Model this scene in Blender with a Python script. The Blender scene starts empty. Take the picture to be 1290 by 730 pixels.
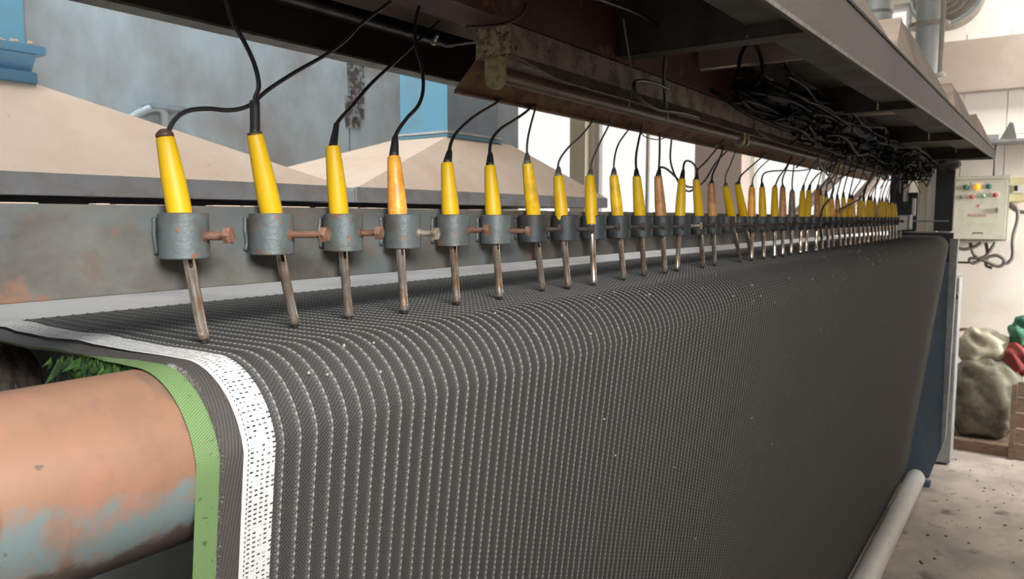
import bpy, math, random
from mathutils import Vector, Matrix

S = bpy.context.scene
C = S.collection
rng = random.Random(7)
H = 1.9                                   # eye height above the floor; z values below are relative to the eye

# ------------------------------------------------------------------ camera
PITCH = math.atan(90 / 960.0)
YAW = math.atan2(670, 964.2)
cam_d = bpy.data.cameras.new('camera'); cam = bpy.data.objects.new('camera', cam_d); C.objects.link(cam)
cam_d.sensor_width = 36; cam_d.lens = 960 / 1290.0 * 36
cam.location = (0, 0, H); cam.rotation_euler = (math.pi / 2 - PITCH, 0, YAW)
cam_d.clip_start = 0.02; cam_d.clip_end = 200
cam_d.dof.use_dof = True; cam_d.dof.focus_distance = 0.95; cam_d.dof.aperture_fstop = 13
S.camera = cam
# ------------------------------------------------------------------ world, lights, exposure
w = bpy.data.worlds.new('sky'); S.world = w; w.use_nodes = True
bg = w.node_tree.nodes['Background']; bg.inputs[0].default_value = (1.0, 0.98, 0.94, 1); bg.inputs[1].default_value = 1.04
S.view_settings.view_transform = 'Standard'; S.view_settings.look = 'None'
S.view_settings.gamma = 1; S.view_settings.use_curve_mapping = False
S.view_settings.exposure = 0.0
S.cycles.use_denoising = True
S.cycles.max_bounces = 8


def area(name, loc, target, sx, sy, power, col=(1, 1, 1)):
    d = bpy.data.lights.new(name, 'AREA'); d.shape = 'RECTANGLE'; d.size = sx; d.size_y = sy
    d.energy = power; d.color = col
    o = bpy.data.objects.new(name, d); C.objects.link(o)
    o.location = (loc[0], loc[1], loc[2] + H)
    v = Vector(target) - Vector(loc); o.rotation_euler = v.to_track_quat('-Z', 'Y').to_euler()
    o.visible_camera = True
    return o


area('skylight_left', (-2.0, 1.0, 2.9), (-2.0, 1.05, -1), 1.2, 3.4, 105, (1.0, 0.97, 0.93))
area('lamp_near', (0.35, -0.05, 0.50), (-0.65, 0.75, -0.15), 0.6, 0.4, 46, (1.0, 0.985, 0.96))  # added area light brightening the near cloth and rail; no lamp fitting here
a_ = area('skylight_far', (1.2, 6.9, 3.1), (1.2, 8.4, -1), 3.4, 1.0, 92, (1.0, 0.97, 0.93)); a_.data.spread = math.radians(90)  # added overhead light to brighten the far wall; the ceiling is closed
a_ = area('window_light_far', (4.7, 6.7, 0.6), (-0.3, 7.9, -0.5), 0.8, 1.6, 78, (1.0, 0.97, 0.93)); a_.data.spread = math.radians(50)  # added light from the right for the far wall; no window stands there
a_ = area('skylight_aisle', (2.3, 4.8, 3.1), (2.3, 4.85, -2), 1.4, 3.4, 40, (1.0, 0.97, 0.93)); a_.data.spread = math.radians(55)  # added overhead light aimed at the aisle floor, below the closed ceiling


# ------------------------------------------------------------------ helpers: camera rays
FW = Vector((-math.sin(YAW) * math.cos(PITCH), math.cos(YAW) * math.cos(PITCH), -math.sin(PITCH)))
RT = Vector((math.cos(YAW), math.sin(YAW), 0)); UP = RT.cross(FW)
def ray(x, y): return FW + RT * ((x - 645) / 960) + UP * ((365 - y) / 960)
def atX(x, y, v): d = ray(x, y); return d * (v / d.x)
def atY(x, y, v): d = ray(x, y); return d * (v / d.y)
def atZ(x, y, v): d = ray(x, y); return d * (v / d.z)


# ------------------------------------------------------------------ helpers: materials
def lin(c):
    c = c / 255.0
    return c / 12.92 if c <= 0.04045 else ((c + 0.055) / 1.055) ** 2.4
def rgb(t): return (lin(t[0]), lin(t[1]), lin(t[2]), 1)


def base_mat(name, rough=0.6, metal=0.0):
    m = bpy.data.materials.new(name); m.use_nodes = True
    nt = m.node_tree; b = nt.nodes['Principled BSDF']
    b.inputs['Roughness'].default_value = rough; b.inputs['Metallic'].default_value = metal
    return m, nt, b


def noise(nt, scale, detail=4, rough=0.6, vec=None, stretch=None):
    tc = nt.nodes.new('ShaderNodeTexCoord'); n = nt.nodes.new('ShaderNodeTexNoise')
    n.inputs['Scale'].default_value = scale; n.inputs['Detail'].default_value = detail
    n.inputs['Roughness'].default_value = rough
    mp = nt.nodes.new('ShaderNodeMapping')
    if stretch: mp.inputs['Scale'].default_value = stretch
    geo = nt.nodes.new('ShaderNodeNewGeometry')
    nt.links.new(geo.outputs['Position'], mp.inputs['Vector'])
    nt.links.new(mp.outputs[0], n.inputs['Vector'])
    return n.outputs['Fac']


def ramp(nt, fac, a, b, ca=(0, 0, 0, 1), cb=(1, 1, 1, 1)):
    r = nt.nodes.new('ShaderNodeMapRange'); r.inputs['From Min'].default_value = a; r.inputs['From Max'].default_value = b
    nt.links.new(fac, r.inputs['Value']); return r.outputs['Result']


def mixc(nt, fac, a, b):
    m = nt.nodes.new('ShaderNodeMix'); m.data_type = 'RGBA'
    if isinstance(fac, float): m.inputs['Factor'].default_value = fac
    else: nt.links.new(fac, m.inputs['Factor'])
    for s, v in ((m.inputs[6], a), (m.inputs[7], b)):
        if isinstance(v, tuple): s.default_value = v
        else: nt.links.new(v, s)
    return m.outputs[2]


def math_(nt, op, a, b=None, c=None):
    m = nt.nodes.new('ShaderNodeMath'); m.operation = op
    for i, v in enumerate((a, b, c)):
        if v is None: continue
        if isinstance(v, (int, float)): m.inputs[i].default_value = v
        else: nt.links.new(v, m.inputs[i])
    return m.outputs[0]


def bump(nt, b, h, strength=0.3, dist=0.002):
    n = nt.nodes.new('ShaderNodeBump'); n.inputs['Strength'].default_value = strength; n.inputs['Distance'].default_value = dist
    nt.links.new(h, n.inputs['Height']); nt.links.new(n.outputs[0], b.inputs['Normal'])


def mat(name, col, rough=0.6, metal=0.0, col2=None, scale=8, lo=0.45, hi=0.6, col3=None, scale3=30, lo3=0.58, hi3=0.66, bmp=0.0, bscale=60, stretch=None, spec=None):
    """plain colour with up to two layers of stains or wear of their own shape"""
    m, nt, b = base_mat(name, rough, metal)
    c = rgb(col)
    if col2: c = mixc(nt, ramp(nt, noise(nt, scale, 5, 0.65, stretch=stretch), lo, hi), c, rgb(col2))
    if col3: c = mixc(nt, ramp(nt, noise(nt, scale3, 4, 0.6), lo3, hi3), c, rgb(col3))
    if isinstance(c, tuple): b.inputs['Base Color'].default_value = c
    else: nt.links.new(c, b.inputs['Base Color'])
    if bmp: bump(nt, b, noise(nt, bscale, 4), bmp)
    if spec is not None: b.inputs['Specular IOR Level'].default_value = spec
    return m


def uvs(nt):
    u = nt.nodes.new('ShaderNodeUVMap'); s = nt.nodes.new('ShaderNodeSeparateXYZ'); nt.links.new(u.outputs[0], s.inputs[0])
    return s.outputs[0], s.outputs[1]


def cloth(name, kind):
    """woven shade cloth. UV x = metres across the web, UV y = metres along it"""
    m, nt, b = base_mat(name, 0.62)
    u, v = uvs(nt)
    big = noise(nt, 14, 4)
    def wave(x, pitch, ph=0.0): return math_(nt, 'SINE', math_(nt, 'MULTIPLY_ADD', x, 2 * math.pi / pitch, ph))
    if kind == 'ribbed':
        wob = math_(nt, 'MULTIPLY', noise(nt, 90, 2), 0.0012)
        du = math_(nt, 'ADD', math_(nt, 'SUBTRACT', u, 0.397 + 0.009), wob)
        fr = math_(nt, 'ABSOLUTE', math_(nt, 'SUBTRACT', math_(nt, 'FRACT', math_(nt, 'DIVIDE', du, 0.018)), 0.5))   # 0.5 on the rib
        rib = ramp(nt, fr, 0.415, 0.465)
        ladder = ramp(nt, fr, 0.24, 0.38)
        bead = math_(nt, 'MULTIPLY_ADD', wave(v, 0.0072), 0.5, 0.5)
        weave = math_(nt, 'MULTIPLY', wave(math_(nt, 'MULTIPLY_ADD', u, -0.35, v), 0.0042), wave(u, 0.0036))
        wv = math_(nt, 'MULTIPLY_ADD', weave, 0.5, 0.5)
        c = mixc(nt, wv, rgb((36, 36, 36)), rgb((73, 72, 71)))
        c = mixc(nt, math_(nt, 'MULTIPLY', ladder, math_(nt, 'MULTIPLY_ADD', wave(v, 0.0036), 0.4, 0.4)), c, rgb((96, 95, 92)))
        ribc = mixc(nt, bead, rgb((80, 80, 78)), rgb((134, 133, 130)))
        c = mixc(nt, math_(nt, 'MULTIPLY', rib, 0.9), c, ribc)
        shade_side = math_(nt, 'MULTIPLY', math_(nt, 'COMPARE', math_(nt, 'FRACT', math_(nt, 'DIVIDE', du, 0.018)), 0.13, 0.035), 0.4)  # dark line beside each rib: its shadow put into the colour
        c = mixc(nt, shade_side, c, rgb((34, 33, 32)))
        c = mixc(nt, math_(nt, 'MULTIPLY', ramp(nt, big, 0.35, 0.7), 0.2), c, rgb((62, 58, 54)))
        nt.links.new(c, b.inputs['Base Color'])
        hgt = math_(nt, 'ADD', math_(nt, 'MULTIPLY', wv, 0.5), math_(nt, 'MULTIPLY', rib, math_(nt, 'ADD', bead, 0.9)))
        bump(nt, b, hgt, 0.9, 0.0012)
        b.inputs['Roughness'].default_value = 0.7; b.inputs['Specular IOR Level'].default_value = 0.22
    elif kind == 'white':
        du = math_(nt, 'SUBTRACT', u, 0.366)
        cu = math_(nt, 'FRACT', math_(nt, 'DIVIDE', du, 0.0054)); cv = math_(nt, 'FRACT', math_(nt, 'DIVIDE', v, 0.0042))
        hu = math_(nt, 'LESS_THAN', math_(nt, 'ABSOLUTE', math_(nt, 'SUBTRACT', cu, 0.5)), 0.29)
        hv = math_(nt, 'LESS_THAN', math_(nt, 'ABSOLUTE', math_(nt, 'SUBTRACT', cv, 0.5)), 0.19)
        edge = math_(nt, 'GREATER_THAN', du, 0.0056)
        miss = ramp(nt, noise(nt, 160, 1), 0.44, 0.50)
        hole = math_(nt, 'MULTIPLY', math_(nt, 'MULTIPLY', hu, hv), math_(nt, 'MULTIPLY', edge, miss))
        seam = math_(nt, 'LESS_THAN', math_(nt, 'ABSOLUTE', math_(nt, 'SUBTRACT', du, 0.0048)), 0.0006)
        hole = math_(nt, 'MAXIMUM', hole, math_(nt, 'MULTIPLY', seam, math_(nt, 'GREATER_THAN', cv, 0.5)))
        c = mixc(nt, hole, rgb((188, 188, 188)), rgb((44, 43, 42)))
        nt.links.new(c, b.inputs['Base Color']); bump(nt, b, math_(nt, 'SUBTRACT', 1.0, hole), 0.8, 0.001)
    elif kind == 'dark':
        wv = math_(nt, 'MULTIPLY_ADD', math_(nt, 'MULTIPLY', wave(v, 0.0036), wave(math_(nt, 'ADD', u, v), 0.003)), 0.5, 0.5)
        c = mixc(nt, wv, rgb((40, 37, 36)), rgb((74, 69, 66))); nt.links.new(c, b.inputs['Base Color'])
        bump(nt, b, wv, 0.6, 0.0006)
    else:
        wv = math_(nt, 'MULTIPLY_ADD', wave(math_(nt, 'MULTIPLY_ADD', u, 0.6, v), 0.0022), 0.35, 0.5)
        c = mixc(nt, wv, rgb((64, 88, 48)), rgb((110, 136, 88)))
        c = mixc(nt, ramp(nt, noise(nt, 120, 3), 0.62, 0.7), c, rgb((60, 66, 44)))
        nt.links.new(c, b.inputs['Base Color']); bump(nt, b, wv, 0.6, 0.0006)
    return m


M = {}
M['ribbed'] = cloth('ribbed_cloth', 'ribbed'); M['white_band'] = cloth('white_band', 'white')
M['dark_border'] = cloth('dark_border', 'dark'); M['green_selvedge'] = cloth('green_selvedge', 'green')
M['yellow'] = mat('yellow_plastic', (204, 164, 2), 0.5, col2=(188, 140, 4), scale=25, lo=0.55, hi=0.75, col3=(150, 110, 30), scale3=90, lo3=0.70, hi3=0.76)
M['yellow_worn'] = mat('worn_yellow_plastic', (222, 182, 22), 0.42, col2=(178, 132, 24), scale=40, lo=0.45, hi=0.7)
M['orange'] = mat('heat_stained_plastic', (226, 164, 62), 0.42, col2=(206, 130, 50), scale=40)
M['tan'] = mat('browned_plastic', (186, 136, 86), 0.45, col2=(150, 104, 66), scale=40)
M['grey_handle'] = mat('grey_brown_plastic', (128, 116, 98), 0.45, col2=(104, 90, 74), scale=40)
M['steel'] = mat('tarnished_steel', (196, 188, 180), 0.22, 0.85, col2=(176, 132, 92), scale=55, lo=0.42, hi=0.7)
M['rubber'] = mat('black_rubber', (30, 30, 30), 0.5)
M['brown_cap'] = mat('brown_cap', (72, 52, 42), 0.5)
M['grey_relief'] = mat('grey_sleeve', (96, 94, 88), 0.5)
M['cord_black'] = mat('black_cord', (34, 35, 36), 0.42)
M['cord_grey'] = mat('grey_cord', (112, 108, 100), 0.5)
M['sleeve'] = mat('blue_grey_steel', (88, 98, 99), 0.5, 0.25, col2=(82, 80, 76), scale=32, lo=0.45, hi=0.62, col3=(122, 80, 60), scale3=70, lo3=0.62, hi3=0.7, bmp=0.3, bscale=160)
M['sleeve_dark'] = mat('sooty_steel', (50, 58, 62), 0.55, 0.2, col2=(52, 50, 48), scale=32, bmp=0.3, bscale=160)  # darker copy for the far sleeves, their shade put into the colour
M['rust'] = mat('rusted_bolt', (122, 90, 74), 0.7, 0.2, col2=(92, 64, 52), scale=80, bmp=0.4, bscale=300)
M['sooty_bolt'] = mat('sooty_bolt', (66, 56, 52), 0.7, 0.2, col2=(48, 42, 40), scale=80)  # far bolts, darkened in the colour to stand for shade
M['zinc'] = mat('zinc_bolt', (176, 166, 152), 0.45, 0.6, col2=(120, 100, 84), scale=90)
M['rail'] = mat('stained_rail', (104, 104, 99), 0.55, 0.15, col2=(80, 76, 71), scale=7, lo=0.42, hi=0.62, col3=(120, 88, 70), scale3=13, lo3=0.60, hi3=0.68, bmp=0.25, bscale=70, stretch=(1, 0.6, 1))
nt_ = M['rail'].node_tree; b_ = nt_.nodes['Principled BSDF']; src = b_.inputs['Base Color'].links[0].from_socket
c_ = mixc(nt_, math_(nt_, 'MULTIPLY', ramp(nt_, noise(nt_, 9, 5, 0.6, stretch=(1, .8, 1.6)), 0.5, 0.64), 0.55), src, rgb((90, 104, 110)))
c_ = mixc(nt_, math_(nt_, 'MULTIPLY', ramp(nt_, noise(nt_, 22, 5, 0.7), 0.57, 0.63), 0.6), c_, rgb((98, 84, 72)))
nt_.links.new(c_, b_.inputs['Base Color'])
M['dust'] = mat('dust_crust', (196, 178, 160), 0.9, bmp=0.6, bscale=200)
M['plate'] = mat('smooth_plate', (196, 196, 196), 0.38, 0.35, col2=(176, 176, 178), scale=5)
M['tan_hood'] = mat('dusty_hood', (226, 208, 190), 0.75, col2=(220, 196, 176), scale=5, lo=0.4, hi=0.65, col3=(200, 178, 160), scale3=26, lo3=0.66, hi3=0.74)
M['hood_lip'] = mat('hood_lip_paint', (218, 222, 228), 0.5, col2=(204, 198, 192), scale=9)
M['black_void'] = mat('sooty_body', (24, 23, 22), 0.8)
M['wall_panel'] = mat('grey_blue_panel', (180, 200, 211), 0.42, 0.1, col2=(160, 170, 177), scale=2.4, lo=0.42, hi=0.62, col3=(140, 130, 126), scale3=1.6, lo3=0.52, hi3=0.75, stretch=(1, 1, 0.5))
M['soot'] = mat('soot_stain', (84, 82, 80), 0.8, col2=(150, 158, 160), scale=30, lo=0.5, hi=0.6)
M['blue'] = mat('light_blue_paint', (120, 184, 214), 0.45, col2=(128, 166, 190), scale=4, lo=0.45, hi=0.7)
M['blue_ledge'] = mat('blue_ledge_paint', (112, 164, 200), 0.5, col2=(150, 150, 146), scale=30, lo=0.6, hi=0.7)
M['grey_duct'] = mat('grey_duct_paint', (150, 168, 180), 0.45, col2=(140, 156, 168), scale=3)
M['canopy'] = mat('canopy_steel', (72, 68, 63), 0.6, 0.2, col2=(54, 51, 47), scale=8, col3=(80, 70, 58), scale3=20)
M['canopy_dark'] = mat('sooty_canopy_steel', (50, 46, 42), 0.65, 0.1, col2=(36, 33, 31), scale=6)
M['canopy_under'] = mat('canopy_underside', (84, 82, 76), 0.7, 0.0, col2=(60, 57, 52), scale=9, lo=0.42, hi=0.62)
M['lip'] = mat('beam_lip', (120, 118, 112), 0.5, 0.3, col2=(90, 86, 80), scale=30)
M['maroon'] = mat('rust_maroon', (84, 50, 42), 0.7, 0.1, col2=(58, 36, 32), scale=7, col3=(120, 78, 56), scale3=30)
M['batten'] = mat('dirty_batten', (142, 128, 112), 0.6, 0.0, col2=(96, 84, 72), scale=22, lo=0.45, hi=0.6, col3=(48, 40, 34), scale3=60, lo3=0.62, hi3=0.67, bmp=0.4, bscale=120)
M['batten_end'] = mat('corroded_end', (176, 160, 130), 0.65, 0.0, col2=(112, 96, 72), scale=70, lo=0.45, hi=0.6, col3=(58, 46, 34), scale3=95, lo3=0.58, hi3=0.63, bmp=0.8, bscale=200)
M['wing'] = mat('rusty_wing', (142, 106, 76), 0.6, 0.1, col2=(104, 76, 56), scale=26, lo=0.42, hi=0.62, col3=(52, 38, 28), scale3=60, lo3=0.63, hi3=0.68)
M['socket'] = mat('yellowed_socket', (172, 164, 120), 0.5, col2=(132, 122, 84), scale=60)
M['tube_glass'] = mat('dirty_tube', (104, 90, 74), 0.5, col2=(82, 74, 64), scale=25)
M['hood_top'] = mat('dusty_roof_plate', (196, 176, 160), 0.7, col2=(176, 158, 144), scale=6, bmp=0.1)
M['hood_top_shade'] = mat('roof_plate_grey', (172, 158, 148), 0.7, col2=(156, 144, 136), scale=6)  # darker copy of the roof plate: shade of its faces put into the colour
M['rim'] = mat('rim_steel', (80, 75, 69), 0.55, 0.15, col2=(70, 65, 60), scale=9, stretch=(1, .4, 1))
M['silver'] = mat('galvanised_duct', (206, 212, 210), 0.45, 0.1, col2=(190, 196, 196), scale=6)
M['fan'] = mat('fan_casing', (186, 178, 166), 0.5, 0.1, col2=(166, 158, 148), scale=8)
M['wallw'] = mat('white_wall', (238, 230, 220), 0.75, col2=(228, 218, 206), scale=1.5)
M['beige_beam'] = mat('beige_beam', (178, 164, 150), 0.8, col2=(188, 176, 164), scale=2)
M['pillar'] = mat('pink_grey_pillar', (206, 186, 176), 0.8)
M['cream'] = mat('cream_paint', (236, 226, 200), 0.6)
M['hallwall'] = mat('hall_wall', (196, 192, 186), 0.8, col2=(182, 178, 172), scale=2)
M['ceil'] = mat('ceiling_sheet', (150, 148, 144), 0.8)
M['floor'] = mat('stained_concrete', (208, 196, 184), 0.55, col2=(172, 162, 154), scale=2.4, lo=0.42, hi=0.62, col3=(120, 112, 106), scale3=5.5, lo3=0.60, hi3=0.72, bmp=0.15, bscale=40, stretch=(1, .8, 1))
M['grime'] = mat('floor_speck', (84, 68, 58), 0.9)
M['roller_white'] = mat('white_roller', (246, 245, 242), 0.35, col2=(238, 236, 232), scale=6)
M['frame_blue'] = mat('frame_blue', (92, 110, 128), 0.5, col2=(104, 118, 132), scale=7, col3=(110, 104, 98), scale3=6, lo3=0.64, hi3=0.74)
M['frame_grey'] = mat('frame_grey', (158, 160, 160), 0.5, 0.1, col2=(136, 140, 142), scale=9)
M['frame_edge'] = mat('bare_edge', (176, 172, 160), 0.5)
M['box'] = mat('control_box_paint', (202, 200, 182), 0.5, col2=(196, 190, 172), scale=8)
M['box_side'] = mat('control_box_side', (150, 148, 138), 0.5)
M['green_btn'] = mat('green_button', (52, 124, 98), 0.35); M['red_btn'] = mat('red_button', (170, 78, 72), 0.35)
M['amber'] = mat('amber_lamp', (250, 190, 60), 0.3)
nt_ = M['amber'].node_tree; b_ = nt_.nodes['Principled BSDF']; b_.inputs['Emission Color'].default_value = rgb((255, 196, 60)); b_.inputs['Emission Strength'].default_value = 0.4
M['pale_green'] = mat('pale_green_button', (150, 190, 160), 0.4)
M['red_print'] = mat('red_print', (214, 150, 140), 0.5); M['dark_print'] = mat('dark_print', (110, 108, 100), 0.5)
M['pale_print'] = mat('pale_legend', (222, 210, 196), 0.5)
M['box_yellow'] = mat('cream_yellow_box', (216, 208, 160), 0.5)
M['cable_grey'] = mat('grey_cable', (104, 98, 92), 0.55)
M['sack'] = mat('olive_sack', (112, 108, 90), 0.6, col2=(78, 75, 62), scale=9, lo=0.45, hi=0.6, bmp=0.4, bscale=40)
M['sack_pale'] = mat('pale_sack', (176, 170, 148), 0.7, col2=(158, 150, 128), scale=9, bmp=0.4, bscale=40)
M['red_cloth'] = mat('red_cloth', (150, 66, 60), 0.8, col2=(120, 50, 46), scale=18)
M['green_bag'] = mat('green_plastic_bag', (60, 120, 92), 0.5, col2=(46, 100, 76), scale=20)
M['wood'] = mat('brown_wood', (138, 116, 98), 0.75, col2=(116, 96, 82), scale=9, stretch=(1, 1, 6))
M['grit'] = mat('caked_grime', (104, 94, 86), 0.85, col2=(66, 60, 56), scale=40, col3=(128, 112, 92), scale3=90, lo3=0.62, hi3=0.68, bmp=1.0, bscale=120)
M['base_frame'] = mat('base_frame_paint', (204, 210, 210), 0.55, col2=(186, 192, 192), scale=6)
M['navy_frame'] = mat('dark_frame_paint', (44, 54, 64), 0.6, col2=(30, 34, 38), scale=9)
M['frayed'] = mat('frayed_green_yarn', (48, 84, 26), 0.7, col2=(18, 36, 14), scale=60)
M['lint'] = mat('lint', (138, 136, 131), 0.9)
M['black_machine'] = mat('black_machine', (22, 22, 24), 0.5)
M['tangle'] = mat('tangled_cable', (6, 6, 7), 0.65, spec=0.2)
M['tangle_green'] = mat('green_wire', (18, 62, 46), 0.4)
M['frame_white'] = mat('window_frame_white', (232, 230, 224), 0.5)
g, nt_, b_ = base_mat('window_glass', 0.02)
b_.inputs['Transmission Weight'].default_value = 1.0; b_.inputs['IOR'].default_value = 1.0; b_.inputs['Base Color'].default_value = (1, 1, 1, 1)
M['glass'] = g

# rusted roller pipe: old blue paint left on the lower half, rust worn through above (paint edge is in the pipe's own frame)
m, nt, b = base_mat('roller_pipe_paint', 0.5, 0.12)
geo = nt.nodes.new('ShaderNodeNewGeometry'); sp = nt.nodes.new('ShaderNodeSeparateXYZ'); nt.links.new(geo.outputs['Position'], sp.inputs[0])
n1 = noise(nt, 9, 6, 0.7)
hh = math_(nt, 'ADD', math_(nt, 'MULTIPLY', math_(nt, 'SUBTRACT', sp.outputs[2], H - 0.188), 16.0), math_(nt, 'MULTIPLY_ADD', n1, 2.2, -1.1))
c = mixc(nt, ramp(nt, hh, -0.16, 0.10), rgb((98, 112, 112)), rgb((128, 96, 76)))
c = mixc(nt, ramp(nt, noise(nt, 11, 6, 0.65), 0.50, 0.62), c, rgb((138, 98, 80)))
c = mixc(nt, math_(nt, 'MULTIPLY', ramp(nt, noise(nt, 26, 6, 0.7), 0.5, 0.62), 0.5), c, rgb((116, 88, 72)))
c = mixc(nt, ramp(nt, noise(nt, 13, 3, 0.5, stretch=(1, 1.5, 0.7)), 0.60, 0.66), c, rgb((104, 82, 72)))
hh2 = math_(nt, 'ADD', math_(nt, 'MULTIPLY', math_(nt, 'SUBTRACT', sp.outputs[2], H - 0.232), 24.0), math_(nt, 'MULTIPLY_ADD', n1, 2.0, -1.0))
c = mixc(nt, ramp(nt, hh2, 0.05, -0.15), c, rgb((78, 66, 59)))  # brown underside band: rust, with the shade there painted in too
c = mixc(nt, ramp(nt, noise(nt, 70, 3), 0.70, 0.74), c, rgb((90, 74, 66)))
nt.links.new(c, b.inputs['Base Color']); bump(nt, b, noise(nt, 30, 4), 0.15)
M['pipe'] = m


# ------------------------------------------------------------------ helpers: meshes
class MB:
    def __init__(s, org=(0, 0, 0)): s.v = []; s.f = []; s.o = Vector(org); s.uv = None
    def add(s, vs, fs):
        k = len(s.v); s.v += [Vector(p) for p in vs]; s.f += [tuple(i + k for i in f) for f in fs]; return s
    def box(s, a, b, bev=0.0, rot=None):
        a = Vector(a); b = Vector(b); lo = [min(a[i], b[i]) for i in range(3)]; hi = [max(a[i], b[i]) for i in range(3)]
        if bev <= 0:
            vs = [(x, y, z) for x in (lo[0], hi[0]) for y in (lo[1], hi[1]) for z in (lo[2], hi[2])]
            fs = [(0, 1, 3, 2), (4, 6, 7, 5), (0, 4, 5, 1), (2, 3, 7, 6), (0, 2, 6, 4), (1, 5, 7, 3)]
        else:
            import bmesh
            bm = bmesh.new(); bmesh.ops.create_cube(bm, size=1)
            for v in bm.verts: v.co = Vector([(lo[i] + hi[i]) / 2 + v.co[i] * (hi[i] - lo[i]) for i in range(3)])
            bmesh.ops.bevel(bm, geom=bm.edges[:], offset=bev, segments=2, affect='EDGES')
            bm.verts.ensure_lookup_table(); vs = [v.co.copy() for v in bm.verts]; fs = [tuple(v.index for v in f.verts) for f in bm.faces]; bm.free()
        if rot is not None:
            c = (Vector(lo) + Vector(hi)) / 2; vs = [c + rot @ (Vector(v) - c) for v in vs]
        return s.add(vs, fs)
    def ring_frame(s, d):
        d = d.normalized(); a = Vector((0, 0, 1)) if abs(d.z) < 0.9 else Vector((1, 0, 0))
        u = d.cross(a).normalized(); return u, d.cross(u).normalized()
    def lathe(s, p, d, prof, n=16, cap0=True, cap1=True):
        """prof: (distance along d, radius)"""
        p = Vector(p); d = Vector(d).normalized(); u, w_ = s.ring_frame(d); vs = []; fs = []
        for t, r in prof:
            for k in range(n):
                a = 2 * math.pi * k / n; vs.append(p + d * t + (u * math.cos(a) + w_ * math.sin(a)) * r)
        for i in range(len(prof) - 1):
            for k in range(n):
                fs.append((i * n + k, i * n + (k + 1) % n, (i + 1) * n + (k + 1) % n, (i + 1) * n + k))
        if cap0: fs.append(tuple(range(n - 1, -1, -1)))
        if cap1: fs.append(tuple((len(prof) - 1) * n + k for k in range(n)))
        return s.add(vs, fs)
    def cyl(s, p0, p1, r, n=16, r1=None):
        p0 = Vector(p0); p1 = Vector(p1); return s.lathe(p0, p1 - p0, [(0, r), ((p1 - p0).length, r if r1 is None else r1)], n)
    def tube(s, pts, r, n=6, smooth=3):
        pts = [Vector(p) for p in pts]
        if smooth > 1 and len(pts) > 2:
            out = []; q = [pts[0] * 2 - pts[1]] + pts + [pts[-1] * 2 - pts[-2]]
            for i in range(1, len(q) - 2):
                for k in range(smooth):
                    t = k / smooth; a, b_, c_, d_ = q[i - 1], q[i], q[i + 1], q[i + 2]
                    out.append(0.5 * ((2 * b_) + (c_ - a) * t + (2 * a - 5 * b_ + 4 * c_ - d_) * t * t + (3 * b_ - a - 3 * c_ + d_) * t ** 3))
            out.append(pts[-1]); pts = out
        vs = []; fs = []; u = None
        for i, p in enumerate(pts):
            d = (pts[min(i + 1, len(pts) - 1)] - pts[max(i - 1, 0)])
            if d.length < 1e-9: d = Vector((0, 0, 1))
            d.normalize()
            if u is None: u, w_ = s.ring_frame(d)
            else:
                u = (u - d * u.dot(d)); u = u.normalized() if u.length > 1e-6 else s.ring_frame(d)[0]; w_ = d.cross(u)
            for k in range(n):
                a = 2 * math.pi * k / n; vs.append(p + (u * math.cos(a) + w_ * math.sin(a)) * r)
        for i in range(len(pts) - 1):
            for k in range(n): fs.append((i * n + k, i * n + (k + 1) % n, (i + 1) * n + (k + 1) % n, (i + 1) * n + k))
        fs.append(tuple(range(n - 1, -1, -1))); fs.append(tuple((len(pts) - 1) * n + k for k in range(n)))
        return s.add(vs, fs)
    def prism(s, poly, a, b, axis):
        """poly in the two other axes, extruded from a to b along axis"""
        def mk(p, t):
            return (t, p[0], p[1]) if axis == 0 else ((p[0], t, p[1]) if axis == 1 else (p[0], p[1], t))
        n = len(poly); vs = [mk(p, a) for p in poly] + [mk(p, b) for p in poly]
        fs = [tuple(range(n)), tuple(range(2 * n - 1, n - 1, -1))] + [(i, i + n, (i + 1) % n + n, (i + 1) % n) for i in range(n)]
        return s.add(vs, fs)
    def slab(s, poly, thick):
        """a plate from a 3-D polygon, given thickness against its normal"""
        P_ = [Vector(p) for p in poly]; nrm = (P_[1] - P_[0]).cross(P_[2] - P_[0]).normalized() * thick; n = len(P_)
        return s.add(P_ + [p - nrm for p in P_], [tuple(range(n)), tuple(range(2 * n - 1, n - 1, -1))] + [(i, i + n, (i + 1) % n + n, (i + 1) % n) for i in range(n)])
    def build(s, name, material, parent=None, smooth=False, auto=None):
        off = s.o + Vector((0, 0, 0))
        me = bpy.data.meshes.new(name)
        me.from_pydata([tuple(v - off) for v in s.v], [], s.f); me.update()
        import bmesh
        bm = bmesh.new(); bm.from_mesh(me)
        if s.uv is None: bmesh.ops.recalc_face_normals(bm, faces=bm.faces[:])
        bm.to_mesh(me); bm.free()
        if s.uv is not None:
            l = me.uv_layers.new(name='UVMap')
            for lp in me.loops: l.data[lp.index].uv = s.uv[lp.vertex_index]
        me.materials.append(M[material] if isinstance(material, str) else material)
        if smooth:
            me.shade_smooth()
            if auto:
                me.set_sharp_from_angle(angle=math.radians(auto))
        o = bpy.data.objects.new(name, me); C.objects.link(o)
        if parent is not None: o.parent = parent
        else: o.location = (off.x, off.y, off.z + H)
        return o


def tag(o, label, cat, group=None, kind=None):
    o['label'] = label; o['category'] = cat
    if group: o['group'] = group
    if kind: o['kind'] = kind
    return o
def thing(name, label, cat, loc=(0, 0, 0), group=None):
    o = bpy.data.objects.new(name, None); C.objects.link(o); o.location = (loc[0], loc[1], loc[2] + H); o.empty_display_size = 0.05
    tag(o, label, cat, group); return o
def struct(o): o['kind'] = 'structure'; return o


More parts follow.
